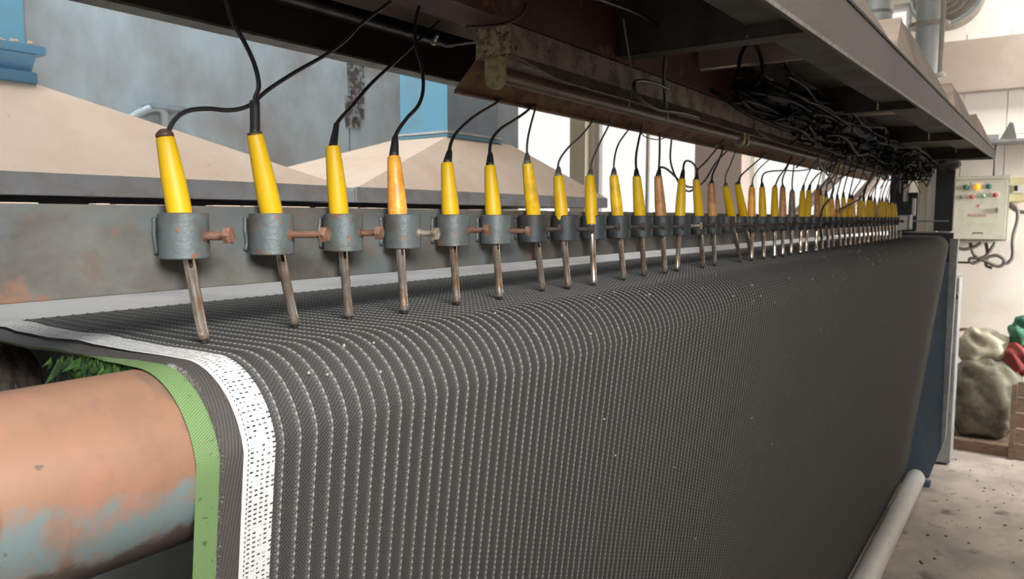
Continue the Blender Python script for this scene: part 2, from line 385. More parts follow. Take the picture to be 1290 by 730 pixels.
def rowpos(n): return 0.415 + 0.1 * n
ORD = ['first', 'second', 'third', 'fourth', 'fifth', 'sixth', 'seventh', 'eighth', 'ninth', 'tenth', 'eleventh', 'twelfth', 'thirteenth', 'fourteenth',
       'fifteenth', 'sixteenth', 'seventeenth', 'eighteenth', 'nineteenth', 'twentieth', 'twenty-first', 'twenty-second', 'twenty-third', 'twenty-fourth',
       'twenty-fifth', 'twenty-sixth', 'twenty-seventh', 'twenty-eighth', 'twenty-ninth', 'thirtieth', 'thirty-first', 'thirty-second', 'thirty-third',
       'thirty-fourth', 'thirty-fifth', 'thirty-sixth', 'thirty-seventh', 'thirty-eighth', 'thirty-ninth', 'fortieth', 'forty-first', 'forty-second', 'forty-third']

# ================================================================== SETTING
FZ = -H
XL, XR, YN, YF, ZC = -7.0, 5.0, -2.1, 7.7, 3.2
struct(MB().box((XL - .2, YN - .2, FZ - .12), (XR + .2, YF + .2, FZ)).build('floor', 'floor'))
# closed ceiling without openings; the overhead area lights hang below it
cl = MB()
def grid_holes(mb, a0, a1, b0, b1, holes, mk):
    """a rectangle a x b less rectangular holes, as boxes"""
    xs = sorted({a0, a1, *[h[0] for h in holes], *[h[1] for h in holes]}); ys = sorted({b0, b1, *[h[2] for h in holes], *[h[3] for h in holes]})
    for i in range(len(xs) - 1):
        for j in range(len(ys) - 1):
            cx = (xs[i] + xs[i + 1]) / 2; cy = (ys[j] + ys[j + 1]) / 2
            if not any(h[0] < cx < h[1] and h[2] < cy < h[3] for h in holes): mk(mb, xs[i], xs[i + 1], ys[j], ys[j + 1])
grid_holes(cl, XL, XR, YN, YF, [], lambda m_, a, b, c_, d: m_.box((a, c_, ZC), (b, d, ZC + .1)))
struct(cl.build('ceiling', 'ceil'))
far_w = [(-6.3, -4.48, -0.9, 1.9), (-4.22, -2.96, -0.9, 1.9), (-2.46, -1.05, -0.9, 1.9), (-0.75, 0.9, 1.52, 2.6), (1.4, 3.4, -.4, 1.9)]
wf = MB(); grid_holes(wf, XL, XR, FZ, ZC, far_w, lambda m_, a, b, c_, d: m_.box((a, YF, c_), (b, YF + .15, d)))
wall_far = struct(wf.build('wall_far', 'wallw'))
right_w = []
wr = MB(); grid_holes(wr, YN, YF, FZ, ZC, right_w, lambda m_, a, b, c_, d: m_.box((XR, a, c_), (XR + .15, b, d)))
struct(wr.build('wall_right', 'hallwall'))
near_w = [(-1.8, 2.2, -.1, 2.1)]
wn = MB(); grid_holes(wn, XL, XR, FZ, ZC, near_w, lambda m_, a, b, c_, d: m_.box((a, YN - .15, c_), (b, YN, d)))
struct(wn.build('wall_near', 'hallwall'))
struct(MB().box((XL - .15, YN, FZ), (XL, YF, ZC)).build('wall_left', 'hallwall'))


def window(i, axis, pos, a0, a1, z0, z1, nx, nz):
    root = bpy.data.objects.new('window_%d' % i, None); C.objects.link(root); struct(root)
    def B(a, b, c_, d, t0, t1):
        if axis == 1: return ((a, pos + t0, c_), (b, pos + t1, d))
        return ((pos + t0, a, c_), (pos + t1, b, d))
    root.location = ((a0, pos, z0 + H) if axis == 1 else (pos, a0, z0 + H)); O = (root.location.x, root.location.y, root.location.z - H)
    f = MB(O); t = 0.05
    for q in ((a0, a0 + t, z0, z1), (a1 - t, a1, z0, z1), (a0 + t, a1 - t, z0, z0 + t), (a0 + t, a1 - t, z1 - t, z1)): f.box(*B(*q, 0.03, 0.11))
    f.build('window_frame', 'frame_white', root)
    for k in range(1, nx):
        x = a0 + (a1 - a0) * k / nx; MB(O).box(*B(x - .015, x + .015, z0 + t, z1 - t, 0.05, 0.09)).build('mullion', 'frame_white', root)
    for j in range(nx):
        MB(O).box(*B(a0 + (a1 - a0) * j / nx + .02, a0 + (a1 - a0) * (j + 1) / nx - .02, z0 + t, z1 - t, 0.066, 0.072)).build('pane', 'glass', root)
for i, h in enumerate(far_w): window(i + 1, 1, YF, *h, 2, 1)
for i, h in enumerate(right_w): window(i + 6, 0, XR, *h, 3, 1)
window(6, 1, YN - .14, *near_w[0], 4, 1)
# piers between the far windows
o = MB().box((-4.48, YF - .10, FZ), (-4.28, YF - .002, ZC)).build('pillar', 'cream'); struct(o); o['label'] = 'cream pier between the far windows'
o = MB().box((-2.94, YF - .22, FZ), (-2.46, YF - .002, ZC)).build('pillar', 'pillar'); struct(o); o['label'] = 'pinkish grey pillar between the far windows'
# right part of the far wall: beige lintel band and wall panels with open joints
o = MB().box((-0.98, YF - .10, 1.06), (3.5, YF - .002, 1.50), 0.008).build('lintel', 'beige_beam', None); struct(o)
px = [-1.0, -0.62, -0.30, 0.10, 0.5, 0.9, 1.3]; pz = [-1.72, -1.20, -0.68, -0.16, 0.36, 0.60]
for i in range(len(px) - 1):
    for j in range(len(pz) - 1):
        o = MB((0, 0, -H)).box((px[i] + .004, YF - .012, pz[j] + .004), (px[i + 1] - .004, YF - .0005, pz[j + 1] - .004)).build('wall_tile', 'wallw', wall_far)
        o.location = (0, 0, -H); o.location.z = 0
struct(MB().box((-1.1, YF - .09, FZ), (3.0, YF - .002, FZ + .085), .004).build('baseboard_far', 'wood'))

# ================================================================== OVEN / TANK LINE BEHIND THE MACHINE
# grey-blue cladding panels
cx = -2.7
clad = thing('machine_cladding', 'tall grey-blue sheet cladding standing behind the dusty hoods', 'machine panel', (cx, 0, FZ))
ys = [-2.0, -0.62, 1.16, 2.55, 3.96]
O = (cx, 0, FZ)
for i in range(4):
    MB(O).box((cx - .04, ys[i] + .003, FZ), (cx, ys[i + 1] - .003, 2.2), .003).build('panel', 'wall_panel', clad)
MB(O).box((cx - .06, ys[0], FZ), (cx - .042, ys[-1], 2.2)).build('backing', 'black_void', clad)
MB(O).box((cx, 1.04, .45), (cx + .012, 1.075, 1.2), .002).build('hinge_strip', 'wall_panel', clad)
st = MB(O)
r2 = random.Random(4)
cpt = atX(448, 130, cx)
for k in range(26):
    a = k / 25; st.box((cx, cpt.y - .05 + r2.uniform(-.03, .03), .42 + a * .62), (cx + .004 + .006 * r2.random(), cpt.y + .03 + r2.uniform(-.03, .03), .42 + a * .62 + .05))
st.build('soot_crust', 'soot', clad)
# small wall bracket near the first hood
q = atX(187, 140, cx)
MB(O).tube([(cx, q.y - .12, q.z - .07), (cx + .05, q.y - .03, q.z + .0), (cx + .07, q.y + .02, q.z - .01), (cx + .02, q.y + .03, q.z - .12)], .014, 8).build('hose_stub', 'wall_panel', clad, True)
MB(O).box((cx, q.y - .03, q.z), (cx + .09, q.y + .10, q.z + .02), .004).build('bracket', 'grey_duct', clad)

def hood(label, y0, y1, px0, px1, zt, x0=-1.7, x1=-2.6, zl=.092, zb=.048):
    t = thing('extraction_hood', label, 'hood', ((x0 + x1) / 2, (y0 + y1) / 2, zb), 'dusty hoods behind the rail'); O = tuple(t.location[:2]) + (zb,)
    A = [(x0, y0, zl), (x0, y1, zl), (x1, y1, zl), (x1, y0, zl)]
    xa, xb = -1.95, -2.25
    T = [(xa, px0, zt), (xa, px1, zt), (xb, px1, zt), (xb, px0, zt)]
    for i in range(4):
        j = (i + 1) % 4; MB(O).slab([A[i], A[j], T[j], T[i]][::-1], -.006).build('roof_plate', 'tan_hood', t)
    MB(O).slab([T[0], T[1], T[2], T[3]], .004).build('top_plate', 'tan_hood', t)
    MB(O).box((x0 - .01, y0, zb), (x0, y1, zl + .002), .001).build('front_lip', 'hood_lip', t)
    MB(O).box((x0 - .02, y0 + .01, zb), (x1, y1 - .01, zb + .01)).build('base_tray', 'hood_lip', t)
    for y in (y0, y1): MB(O).box((x0 - .01, y - .002, zb), (x1, y + .002, zl)).build('side_lip', 'hood_lip', t)
    return t
hood('large dusty tan hood with sloping roof, nearest on the left behind the rail', -.04, 1.59, .66, .84, .316)
hood('dusty tan hood with sloping roof, the second one, under the blue duct', 1.63, 3.24, 2.36, 2.80, .322)
# black body below the hoods, put in where the gap is dark
MB((-2.2, 0, FZ)).box((-1.76, -.6, FZ), (-2.6, 3.9, -.42)).build('sooty_enclosure', 'black_void')
o = bpy.data.objects['sooty_enclosure']; tag(o, 'sooty black machine body in the gap beneath the dusty hoods', 'machine body')
for k, (yy) in enumerate((-.55,)):
    o = MB((-2.2, yy, -.42)).box((-1.78, -.6, -.42), (-2.6, 2.45, .046)).build('sooty_trough', 'black_void'); tag(o, 'black sooty tank top directly below the near dusty hood', 'machine body')
o = MB((-2.2, 3, -.42)).box((-2.45, 2.46, -.42), (-2.6, 3.5, .046)).build('hood_support', 'black_void'); tag(o, 'dark upright carrying the second hood at the back', 'support')

def duct(label, x0, x1, y0, y1, z0, z1, col, side, ex):
    t = thing('square_duct', label, 'duct', ((x0 + x1) / 2, (y0 + y1) / 2, z0)); O = tuple(t.location[:2]) + (z0,)
    MB(O).box((x0, y0, z0), (x1, y0 + .004, z1)).build('near_sheet', col, t)
    MB(O).box((x0 - .004, y0 + .005, z0), (x0, y1, z1)).build('front_sheet', side, t)
    MB(O).box((x1, y0 + .005, z0), (x1 + .004, y1, z1)).build('back_sheet', side, t)
    MB(O).box((x0 - .005, y1 - .004, z0), (x1 + .005, y1, z1)).build('far_sheet', side, t)
    MB(O).box((x0 + ex, y0 - ex, z0 + .012), (x1, y1 + ex, z0 + .02), .001).build('flange', 'hood_lip', t)
    MB(O).box((x0 + ex * .6, y0 - ex * .6, z0 - .002), (x1, y1 + ex * .6, z0 + .010), .001).build('flange_base', col, t)
    return t
duct('bright blue square duct rising from the second hood', -1.95, -2.2, 2.36, 2.70, .323, 1.7, 'blue', 'grey_duct', .014)
q = atX(35, 100, -1.95)
t = thing('blue_duct_box', 'light blue duct with a flanged ledge at the upper left edge', 'duct', (-2.1, .5, .3)); O = (-2.1, .5, .3)
MB(O).box((-1.95, .2, .36), (-2.25, q.y, 1.6), .003).build('duct_body', 'blue', t)
q2 = atX(60, 90, -1.92)
MB(O).box((-1.92, .2, .375), (-2.28, q2.y, .395), .002).build('ledge', 'blue_ledge', t)
MB(O).prism([(-1.925, .374), (-2.27, .374), (-2.22, .337), (-1.955, .337)], .2, q2.y - .02, 1).build('ledge_underside', 'blue_ledge', t)
MB(O).box((-1.935, .2, .310), (-2.26, q2.y - .015, .336), .002).build('foot_flange', 'blue_ledge', t)
r2 = random.Random(2); du = MB(O)
for k in range(14):
    y = q2.y - .02 - r2.random() * .1; x = -1.95 + r2.random() * .02; rr = r2.uniform(.004, .011)
    du.lathe((x, y, .396), (0, 0, 1), [(0, rr), (rr * .6, rr * .8), (rr, rr * .3)], 6)
o = du.build('dust_heap', 'dust', t, True); o['kind'] = 'stuff'

# ================================================================== RAIL WITH CLAMPS
NI = 43
RY0, RY1 = -.45, 5.42
rail = thing('clamp_rail', 'long stained grey steel rail carrying the row of clamp sleeves', 'rail', (-.70, RY0, -.03)); O = (-.70, RY0, -.03)
MB(O).box((-.690, RY0, -.070), (-.696, RY1, .012), .0008).build('face_plate', 'rail', rail)
MB(O).box((-.6962, RY0, .006), (-.735, RY1, .012), .0006).build('top_flange', 'rail', rail)
MB(O).box((-.6962, RY0, -.070), (-.735, RY1, -.064), .0006).build('bottom_flange', 'rail', rail)
r2 = random.Random(11); du = MB(O)
y = RY0
while y < 2.2:
    L = r2.uniform(.008, .05); h = r2.uniform(.0003, .0011)
    if r2.random() < .75: du.box((-.691, y, .012), (-.704, y + L, .012 + h), .0002)
    y += L + r2.random() * .02
o = du.build('dust_crust', 'dust', rail); o['kind'] = 'stuff'
MB(O).box((-.680, RY1 - .14, -.07), (-.74, RY1, .02), .002).build('end_block', 'frame_grey', rail)
for k, yy in enumerate((-.3, RY1 - .05)):
    o = MB((-.74, yy, FZ)).box((-.736, yy - .03, FZ), (-.80, yy + .03, .012), .002).build('rail_post', 'frame_grey'); tag(o, ['grey upright holding the near end of the clamp rail', 'grey upright holding the far end of the clamp rail'][k], 'post')

bolt_len = [.022, .040, .022, .022, .026, .026, .02, .022, .02, .022, .02, .02]
bolt_dir = [(.75, .35), (1, .30), (.9, .3), (.9, .25), (.95, .3), (.9, .3)]
def make_sleeve(n):
    y = rowpos(n); c = Vector((-.665, y, 0)); n_ = 28 if n < 8 else 16
    mb = MB(O); R0, R1 = .0225, .0165
    mb.lathe((c.x, y, -.038), (0, 0, 1), [(0, R1), (0, R0 - .001), (.001, R0), (.042, R0), (.043, R0 - .001), (.043, R1), (.002, R1), (0, R1)], n_, False, False)
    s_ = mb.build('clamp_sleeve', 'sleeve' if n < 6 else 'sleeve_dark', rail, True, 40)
    r3 = random.Random(n)
    wd = MB(O); wd.tube([(-.6885, y - .0150 + r3.uniform(-.0015, .0015), -.034 + k * .007) for k in range(6)], .0026, 6, 2)
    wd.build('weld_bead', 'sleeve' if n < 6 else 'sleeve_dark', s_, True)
    a = bolt_dir[n % len(bolt_dir)] if n < 12 else (r3.uniform(.5, 1), r3.uniform(-.1, .7))
    d = Vector((a[0], a[1], r3.uniform(-.04, .04))).normalized(); L = bolt_len[n] if n < len(bolt_len) else r3.uniform(.016, .026)
    p0 = Vector((c.x, y, -.0175)) + d * (R0 - .002); p1 = p0 + d * L
    bb = MB(O); bb.cyl(p0, p1, .0036 if n else .0042, 12)
    bb.lathe(p1, d, [(0, .0085), (.0055, .0085), (.0065, .0070)], 6); bb.lathe(p0 + d * .001, d, [(0, .0055), (.002, .0055)], 12)
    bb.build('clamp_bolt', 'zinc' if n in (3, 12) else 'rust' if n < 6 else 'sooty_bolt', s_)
for n in range(NI): make_sleeve(n)

# ================================================================== SOLDERING IRONS
TOP = {0: (208, 173), 1: (321, 169), 2: (419, 184), 3: (496, 197), 4: (563, 205), 5: (617, 209), 6: (664, 206), 7: (703, 222), 8: (743, 222), 9: (773, 221), 10: (802, 222), 11: (829, 222), 12: (859, 226), 13: (877, 226), 14: (896, 231), 15: (914, 235), 16: (929, 232), 17: (947, 236), 18: (960, 236), 19: (976, 236), 20: (986, 236), 21: (998, 241), 22: (1011, 241), 23: (1019, 240), 24: (1030, 240)}
TIP = {0: (258, 432), 1: (359, 410), 2: (440, 402), 3: (510, 395), 4: (576, 384), 5: (630, 377), 6: (676, 366), 7: (716, 364), 8: (750, 360), 9: (786, 353), 10: (812, 348), 11: (838, 345), 12: (853, 342), 13: (881, 337), 14: (897, 335), 15: (921, 330), 16: (939, 328)}
KIND = {3: 'orange', 6: 'yellow_worn', 9: 'yellow_worn', 11: 'tan', 14: 'tan', 17: 'orange', 20: 'tan', 21: 'grey_handle', 24: 'tan', 28: 'tan', 31: 'orange', 36: 'tan', 1: 'yellow', 26: 'yellow_worn', 27: 'orange', 29: 'yellow_worn', 33: 'yellow_worn'}
WORD = {'yellow': 'yellow', 'yellow_worn': 'dull worn yellow', 'orange': 'heat-browned orange', 'tan': 'browned tan', 'grey_handle': 'grey-brown'}
CORD = {
    0: ([(210, 168), (219, 152), (236, 140), (262, 137), (290, 139), (314, 133), (338, 113), (372, 91), (412, 68), (438, 48), (455, 30), (492, 2)], -.78, '2'),
    1: ([(320, 168), (321, 128), (326, 108), (320, 80), (306, 50), (292, 26), (283, -6)], -.75, 'k'),
    2: ([(418, 183), (424, 157), (445, 132), (470, 103), (502, 74), (553, 27)], -.92, 'k'),
    3: ([(495, 196), (498, 172), (512, 150), (527, 133), (533, 112), (531, 82), (524, 58), (523, 30), (528, 8)], -.76, 'k'),
    4: ([(564, 204), (569, 178), (580, 162), (600, 145), (629, 127), (640, 112)], -.87, 'k'),
    5: ([(616, 208), (618, 181), (630, 163), (650, 150), (668, 136), (678, 120)], -.87, 'k'),
    6: ([(663, 205), (664, 182), (668, 160), (674, 138), (678, 120)], -.87, 'g'),
    7: ([(702, 220), (704, 204), (716, 186), (733, 170), (747, 152), (756, 136)], -.87, 'g'),
    8: ([(742, 221), (746, 203), (756, 180), (768, 156), (774, 142)], -.87, 'g'),
    9: ([(772, 220), (774, 200), (780, 180), (794, 160), (800, 146)], -.87, 'g'),
    10: ([(801, 221), (801, 200), (804, 180), (808, 162), (810, 148)], -.87, 'k'),
    11: ([(829, 219), (831, 212), (838, 212), (848, 220), (858, 230), (870, 236), (886, 230), (902, 205), (918, 188), (926, 176)], -.87, 'k'),
    12: ([(859, 224), (862, 206), (868, 203), (876, 210), (879, 226), (874, 238), (866, 241), (856, 232), (845, 205), (846, 176), (848, 160)], -.87, 'k'),
    13: ([(877, 224), (879, 214), (890, 203), (905, 184), (912, 170)], -.87, 'k'),
    14: ([(896, 229), (898, 219), (904, 206), (910, 190), (914, 172)], -.87, 'k'),
    15: ([(914, 234), (914, 222), (920, 208), (928, 186), (932, 172)], -.87, 'g'),
    16: ([(929, 231), (934, 221), (947, 209), (962, 196), (976, 182)], -.87, 'k'),
    17: ([(947, 235), (949, 224), (957, 212), (972, 198), (984, 184)], -.87, 'g'),
    18: ([(960, 235), (960, 224), (966, 217), (986, 215), (1010, 215), (1026, 210), (1034, 196)], -.87, 'k'),
    19: ([(976, 235), (981, 224), (990, 211), (998, 196), (1002, 184)], -.87, 'k'),
    20: ([(986, 235), (986, 225), (993, 208), (1000, 195), (1004, 184)], -.87, 'k'),
    21: ([(998, 240), (998, 228), (1000, 210), (1001, 190)], -.87, 'k'),
}
def make_iron(n):
    y = rowpos(n); r3 = random.Random(100 + n)
    if n in TIP: T = atZ(*TIP[n], -.1185)
    else: T = Vector((-.658 + r3.uniform(-.004, .004), y + .006 + r3.uniform(-.008, .01), -.1185))
    T.x = max(min(T.x, -.646), -.668)
    if n in TOP: Hd = atX(*TOP[n], -.672)
    else: Hd = Vector((-.67 + r3.uniform(-.006, .004), y + .004 + r3.uniform(-.015, .01), .078 + r3.uniform(-.006, .008)))
    # keep the axis inside the sleeve
    d = (Hd - T).normalized()
    kind = KIND.get(n, 'yellow')
    extra = ''
    t = thing('soldering_iron', '%s-handled soldering iron, %s from the near left end of the rail%s' % (WORD[kind], ORD[n], extra), 'soldering iron', tuple(T), 'soldering irons clamped along the rail')
    Ot = tuple(T); L = (Hd - T).length; seg = 20 if n < 10 else 12
    zb = (-.012 - T.z) / d.z                       # handle starts inside the sleeve
    wob = r3.uniform(-.0005, .0005)
    k = L - zb
    prof = [(zb, .0095), (zb + .02, .0116 + wob), (zb + k * .35, .0114 + wob), (zb + k * .55, .0108), (zb + k * .8, .0094), (L - .002, .0083), (L, .0074)]
    MB(Ot).lathe(T, d, prof, seg).build('handle', kind, t, True, 50)
    rp = [(.0035, .0034), (.0037, .0050), (.006, .0058), (.012, .0058), (.0125, .0053), (.055, .0053), (.0555, .0056), (zb, .0056)]
    rod = MB(Ot).lathe(T, d, rp, seg).build('tip_rod', 'steel', t, True, 40)
    if n < 8:
        u, w_ = MB().ring_frame(d); f = (Vector((1, -.4, 0)) - d * Vector((1, -.4, 0)).dot(d)).normalized()
        p = T + d * (zb - .028)
        MB(Ot).lathe(p + f * .0048 - d * .008, d, [(0, .0004), (.002, .0018), (.014, .0018), (.016, .0004)], 8).build('rod_slot', 'black_void', rod)
    MB(Ot).lathe(T - d * .001, d, [(0, .0020), (.001, .0034), (.007, .0036)], 12).build('tip_bit', 'black_void', rod, True, 40)
    # cord and strain relief
    if n in CORD: pts2, xe, ck = CORD[n]
    else:
        hp = None; ck = 'k' if r3.random() < .7 else 'g'; xe = -.87; pts2 = None
    if pts2:
        m_ = len(pts2)
        def conv(p, a): return atX(p[0], p[1], Hd.x + (xe - Hd.x) * a)
        pts = [Hd - d * .001, Hd + d * .006]; 
        base = [conv(p, (i / (m_ - 1)) ** 1.3) for i, p in enumerate(pts2)]
        pts = [Hd - d * .002] + base[1:]
    else:
        dy = r3.uniform(.02, .42); hh_ = r3.uniform(.09, .13)
        pts = [Hd - d * .002, Hd + d * .022 + Vector((0, dy * .04, 0)), Hd + Vector((.002, dy * .25, hh_ * .6)), Hd + Vector((.004, dy * .65, hh_ * 1.1)), Hd + Vector((.012, dy, .21))]
    rc = {'2': .0024, 'k': .0026, 'g': .0020}[ck]
    MB(Ot).tube(pts, rc, 7, 5).build('cord', 'cord_black' if ck != 'g' else 'cord_grey', t, True)
    if n == 0: MB(Ot).lathe(Hd, d, [(0, .0082), (.003, .0080), (.006, .0055), (.0075, .003)], 16).build('end_cap', 'brown_cap', t, True)
    elif n in (1,):
        MB(Ot).tube([pts[0] + d * .002, pts[0] * .62 + pts[1] * .38, pts[1]], .0052, 10, 4).build('strain_relief', 'rubber', t, True)
        MB(Ot).lathe(Hd - d * .001, d, [(0, .0078), (.003, .0075)], 14).build('end_cap', 'brown_cap', t, True)
    elif n == 2:
        sr = MB(Ot); a = pts[0]; b = pts[1]
        for i in range(9): p = a.lerp(b, i / 9 + .04); sr.lathe(p, (b - a), [(0, .0052 - i * .00022), (.0022, .0052 - i * .00022), (.0023, .0036), (.0035, .0036)], 10)
        sr.build('strain_relief', 'rubber', t)
    else:
        a = pts[0]; b = pts[1]; q = b - a; ln = min(q.length, .034)
        MB(Ot).lathe(a, q, [(0, .0064), (ln * .2, .0062), (ln * .8, .0046), (ln, .0034)], 10).build('strain_relief', 'rubber' if ck != 'g' else 'grey_relief', t, True)
for n in range(NI): make_iron(n)

# ================================================================== SHADE CLOTH OVER THE ROLLER
XC, RR, ZT, SL = -.592, .0764, -.120, .12
def profile(first=-.985, back=.0):
    pts = []
    for k in range(10):
        x = first + (XC - first) * k / 10
        pts.append((x, ZT - back * (XC - x)))
    th0, th1 = math.pi / 2, math.atan(SL)
    for k in range(23):
        a = th0 + (th1 - th0) * k / 22; pts.append((XC + RR * math.cos(a), ZT - RR + RR * math.sin(a)))
    x0, z0 = pts[-1]
    zz = [.02, .05, .09, .14, .2, .28, .38, .5, .65, .85, 1.1, 1.35, -ZT - RR + 1.80 + z0 - 0]
    for d in zz[:-1]: pts.append((x0 - SL * d, z0 - d))
    zb = -1.795
    pts.append((x0 - SL * (z0 - zb), zb))
    return pts
PR = profile()
SS = [0]
for i in range(1, len(PR)): SS.append(SS[-1] + math.dist(PR[i], PR[i - 1]))
NRM = []
for i in range(len(PR)):
    a = PR[max(i - 1, 0)]; b = PR[min(i + 1, len(PR) - 1)]; tx, tz = b[0] - a[0], b[1] - a[1]; l = math.hypot(tx, tz); NRM.append((-tz / l, tx / l))
cloth_t = thing('shade_cloth', 'dark grey ribbed shade cloth draped over the roller with white and green edge bands', 'cloth', (-.55, 3.1, -1.85)); OC = (-.55, 3.1, -1.85)
def band(name, material, ysamples, hfun, thick=.0012, yofs=None):
    mb = MB(OC); ny = len(ysamples); uv = []
    for i, (p, s_) in enumerate(zip(PR, SS)):
        for y in ysamples:
            h = hfun(y, s_); yy = y + yw(y, s_)
            mb.v.append(Vector((p[0] + NRM[i][0] * h, yy, p[1] + NRM[i][1] * h))); uv.append((y, s_))
    for i in range(len(PR) - 1):
        for j in range(ny - 1): mb.f.append((i * ny + j, (i + 1) * ny + j, (i + 1) * ny + j + 1, i * ny + j + 1))
    mb.uv = uv
    o = mb.build(name, material, cloth_t, True)
    return o
# the free edge sags a little where it leaves the roller at the back
def back(s_): return max(0.0, min(1.0, (.375 - s_) / .16))
def sag(y, s_):
    t = back(s_); return -.008 * t * max(0, (.40 - y) / .06) - (.003 * t if y < .3440 else 0)
def yw(y, s_):
    t = back(s_); w8 = max(0.0, min(1.0, (.47 - y) / .075))
    o = .0042 * t * w8 * (math.sin(s_ * 34 + .6) + .5 * math.sin(s_ * 71))
    if y < .3448: o += t * (.3448 - y) * 1.9
    return o
Y_END = 5.88
ysr = []
k = 0
while .397 + k * .018 < Y_END:
    y0 = .397 + k * .018; ysr += [y0, y0 + .0070, y0 + .0082, y0 + .0090, y0 + .0098, y0 + .0110]; k += 1
ysr = sorted(ysr)
def ribh(y, s_):
    fr = abs(((y - .397) % .018) - .009); return .0011 * max(0, 1 - fr / .0021) + (0)
rc_ = band('ribbed_cloth', 'ribbed', ysr, ribh)
band('white_band', 'white_band', [.3660 + .0310 * k / 6 for k in range(7)], lambda y, s_: .0006 + sag(y, s_) * .4)
band('dark_border', 'dark_border', [.3448 + .0212 * k / 4 for k in range(5)], lambda y, s_: .0002 + sag(y, s_))
band('green_selvedge', 'green_selvedge', [.3245 + .0203 * k / 5 for k in range(6)], lambda y, s_: .0001 + sag(y, s_) + (-.0012 if y < .3225 else 0))
band('far_hem', 'lint', [5.872, 5.878, 5.884], lambda y, s_: .0012)
r2 = random.Random(5)
fr = MB(OC)
for k in range(190):
    x = r2.uniform(-.60, -.75); y = .3225 + r2.uniform(0, .03); L = r2.uniform(.008, .028); z0 = ZT - .012 * max(0, (-.6 - x) / .3) - .002
    dx = r2.uniform(-.020, -.004); dy = r2.uniform(-.006, .012); wd = r2.uniform(.0004, .0010)
    fr.add([(x - wd, y, z0), (x + wd, y, z0), (x + wd + dx, y + dy, z0 - L), (x - wd + dx, y + dy, z0 - L), (x, y + wd * 1.4, z0 - L * .5)], [(0, 1, 2, 3), (0, 4, 3), (1, 2, 4)])
o = fr.build('frayed_yarn', 'frayed', cloth_t); o['kind'] = 'stuff'
# fuzzy yarn ends along the cut between green and dark
fz = MB(OC)
for k in range(420):
    i = r2.randrange(12, len(PR) - 9); a = r2.random(); px_ = PR[i][0] * (1 - a) + PR[i + 1][0] * a; pz_ = PR[i][1] * (1 - a) + PR[i + 1][1] * a
    nx_, nz_ = NRM[i]; y = .3455 + r2.uniform(-.002, .003); L = r2.uniform(.0015, .004); w2 = .0003
    fz.add([(px_ + nx_ * .0004, y - w2, pz_ + nz_ * .0004), (px_ + nx_ * .0004, y + w2, pz_ + nz_ * .0004), (px_ + nx_ * L, y + r2.uniform(-.003, .003), pz_ + nz_ * L + r2.uniform(-.001, .001))], [(0, 1, 2)])
o = fz.build('yarn_fuzz', 'lint', cloth_t); o['kind'] = 'stuff'
ln = MB(OC)
for k in range(85):
    i = r2.randrange(14, len(PR) - 3); a = r2.random(); px_ = PR[i][0] * (1 - a) + PR[i + 1][0] * a; pz_ = PR[i][1] * (1 - a) + PR[i + 1][1] * a
    y = .45 + r2.random() ** 1.5 * 4.2; rr = r2.uniform(.0007, .0018) * (1 + y * .35)
    ln.lathe((px_ + NRM[i][0] * .001, y, pz_ + NRM[i][1] * .001), (NRM[i][0], 0, NRM[i][1]), [(0, rr), (rr, rr * .8), (rr * 1.5, rr * .3)], 5)
o = ln.build('lint_fleck', 'lint', cloth_t, True); o['kind'] = 'stuff'

# roller pipe
pt = thing('roller_pipe', 'large rusty roller pipe with worn blue paint coming out of the cloth', 'roller', (XC, -.9, ZT - RR)); O = (XC, -.9, ZT - RR)
MB(O).lathe((XC, -.9, ZT - RR), (0, 1, 0), [(0, .02), (0, .0742), (6.78, .0742), (6.78, .02)], 96, True, True).build('pipe_shell', 'pipe', pt, True, 40)
for yy, w_ in ((-1.02, .12), (5.88, .16)): MB(O).cyl((XC, yy, ZT - RR), (XC, yy + w_, ZT - RR), .03, 20).build('axle', 'zinc', pt, True, 40)

# pale plate behind the crest, under the rail
o = MB((-1.2, 2, -.13)).box((-.96, .335, -.128), (-1.62, 5.6, -.122), .001).build('table_plate', 'plate'); tag(o, 'smooth pale steel table plate behind the cloth, under the rail', 'plate')
# machine base under the plate
bf = thing('support_frame', 'pale grey-blue machine base frame beneath the table plate', 'machine frame', (-1.2, 0, FZ)); O = (-1.2, 0, FZ)
MB(O).box((-1.02, -.85, -.60), (-1.10, 5.6, -.130), .004).build('side_beam', 'base_frame', bf)
MB(O).box((-1.52, -.85, -.30), (-1.60, 5.6, -.130), .004).build('rear_beam', 'base_frame', bf)
for y in (-.75, 2.4, 5.5):
    MB(O).box((-1.022, y - .05, FZ), (-1.098, y + .05, -.601), .004).build('leg', 'base_frame', bf)
    MB(O).box((-1.522, y - .05, FZ), (-1.598, y + .05, -.301), .004).build('leg', 'base_frame', bf)
MB(O).box((-.70, -.95, -1.1), (-1.018, -.75, -1.0), .004).build('cross_bar', 'navy_frame', bf)
# stand below the pipe, dark
st = thing('roller_stand', 'dark blue-grey stand under the near end of the roller pipe', 'stand', (-.60, -.95, FZ)); O = (-.60, -.95, FZ)
MB(O).box((-.50, -1.0, FZ), (-.69, -.92, -.285), .004).build('upright', 'navy_frame', st)
MB(O).box((-.52, -1.0, -.284), (-.665, -.92, -.228), .004).build('saddle', 'navy_frame', st)
dk = thing('lower_beam', 'dark beam running low behind the hanging cloth', 'beam', (-.82, 2, FZ)); O = (-.82, 2, FZ)
MB(O).box((-.74, -.7, -.70), (-.90, 5.5, -.52), .004).build('beam_body', 'navy_frame', dk)
for y in (-.6, 5.4): MB(O).box((-.78, y - .04, FZ), (-.86, y + .04, -.701), .004).build('leg', 'navy_frame', dk)

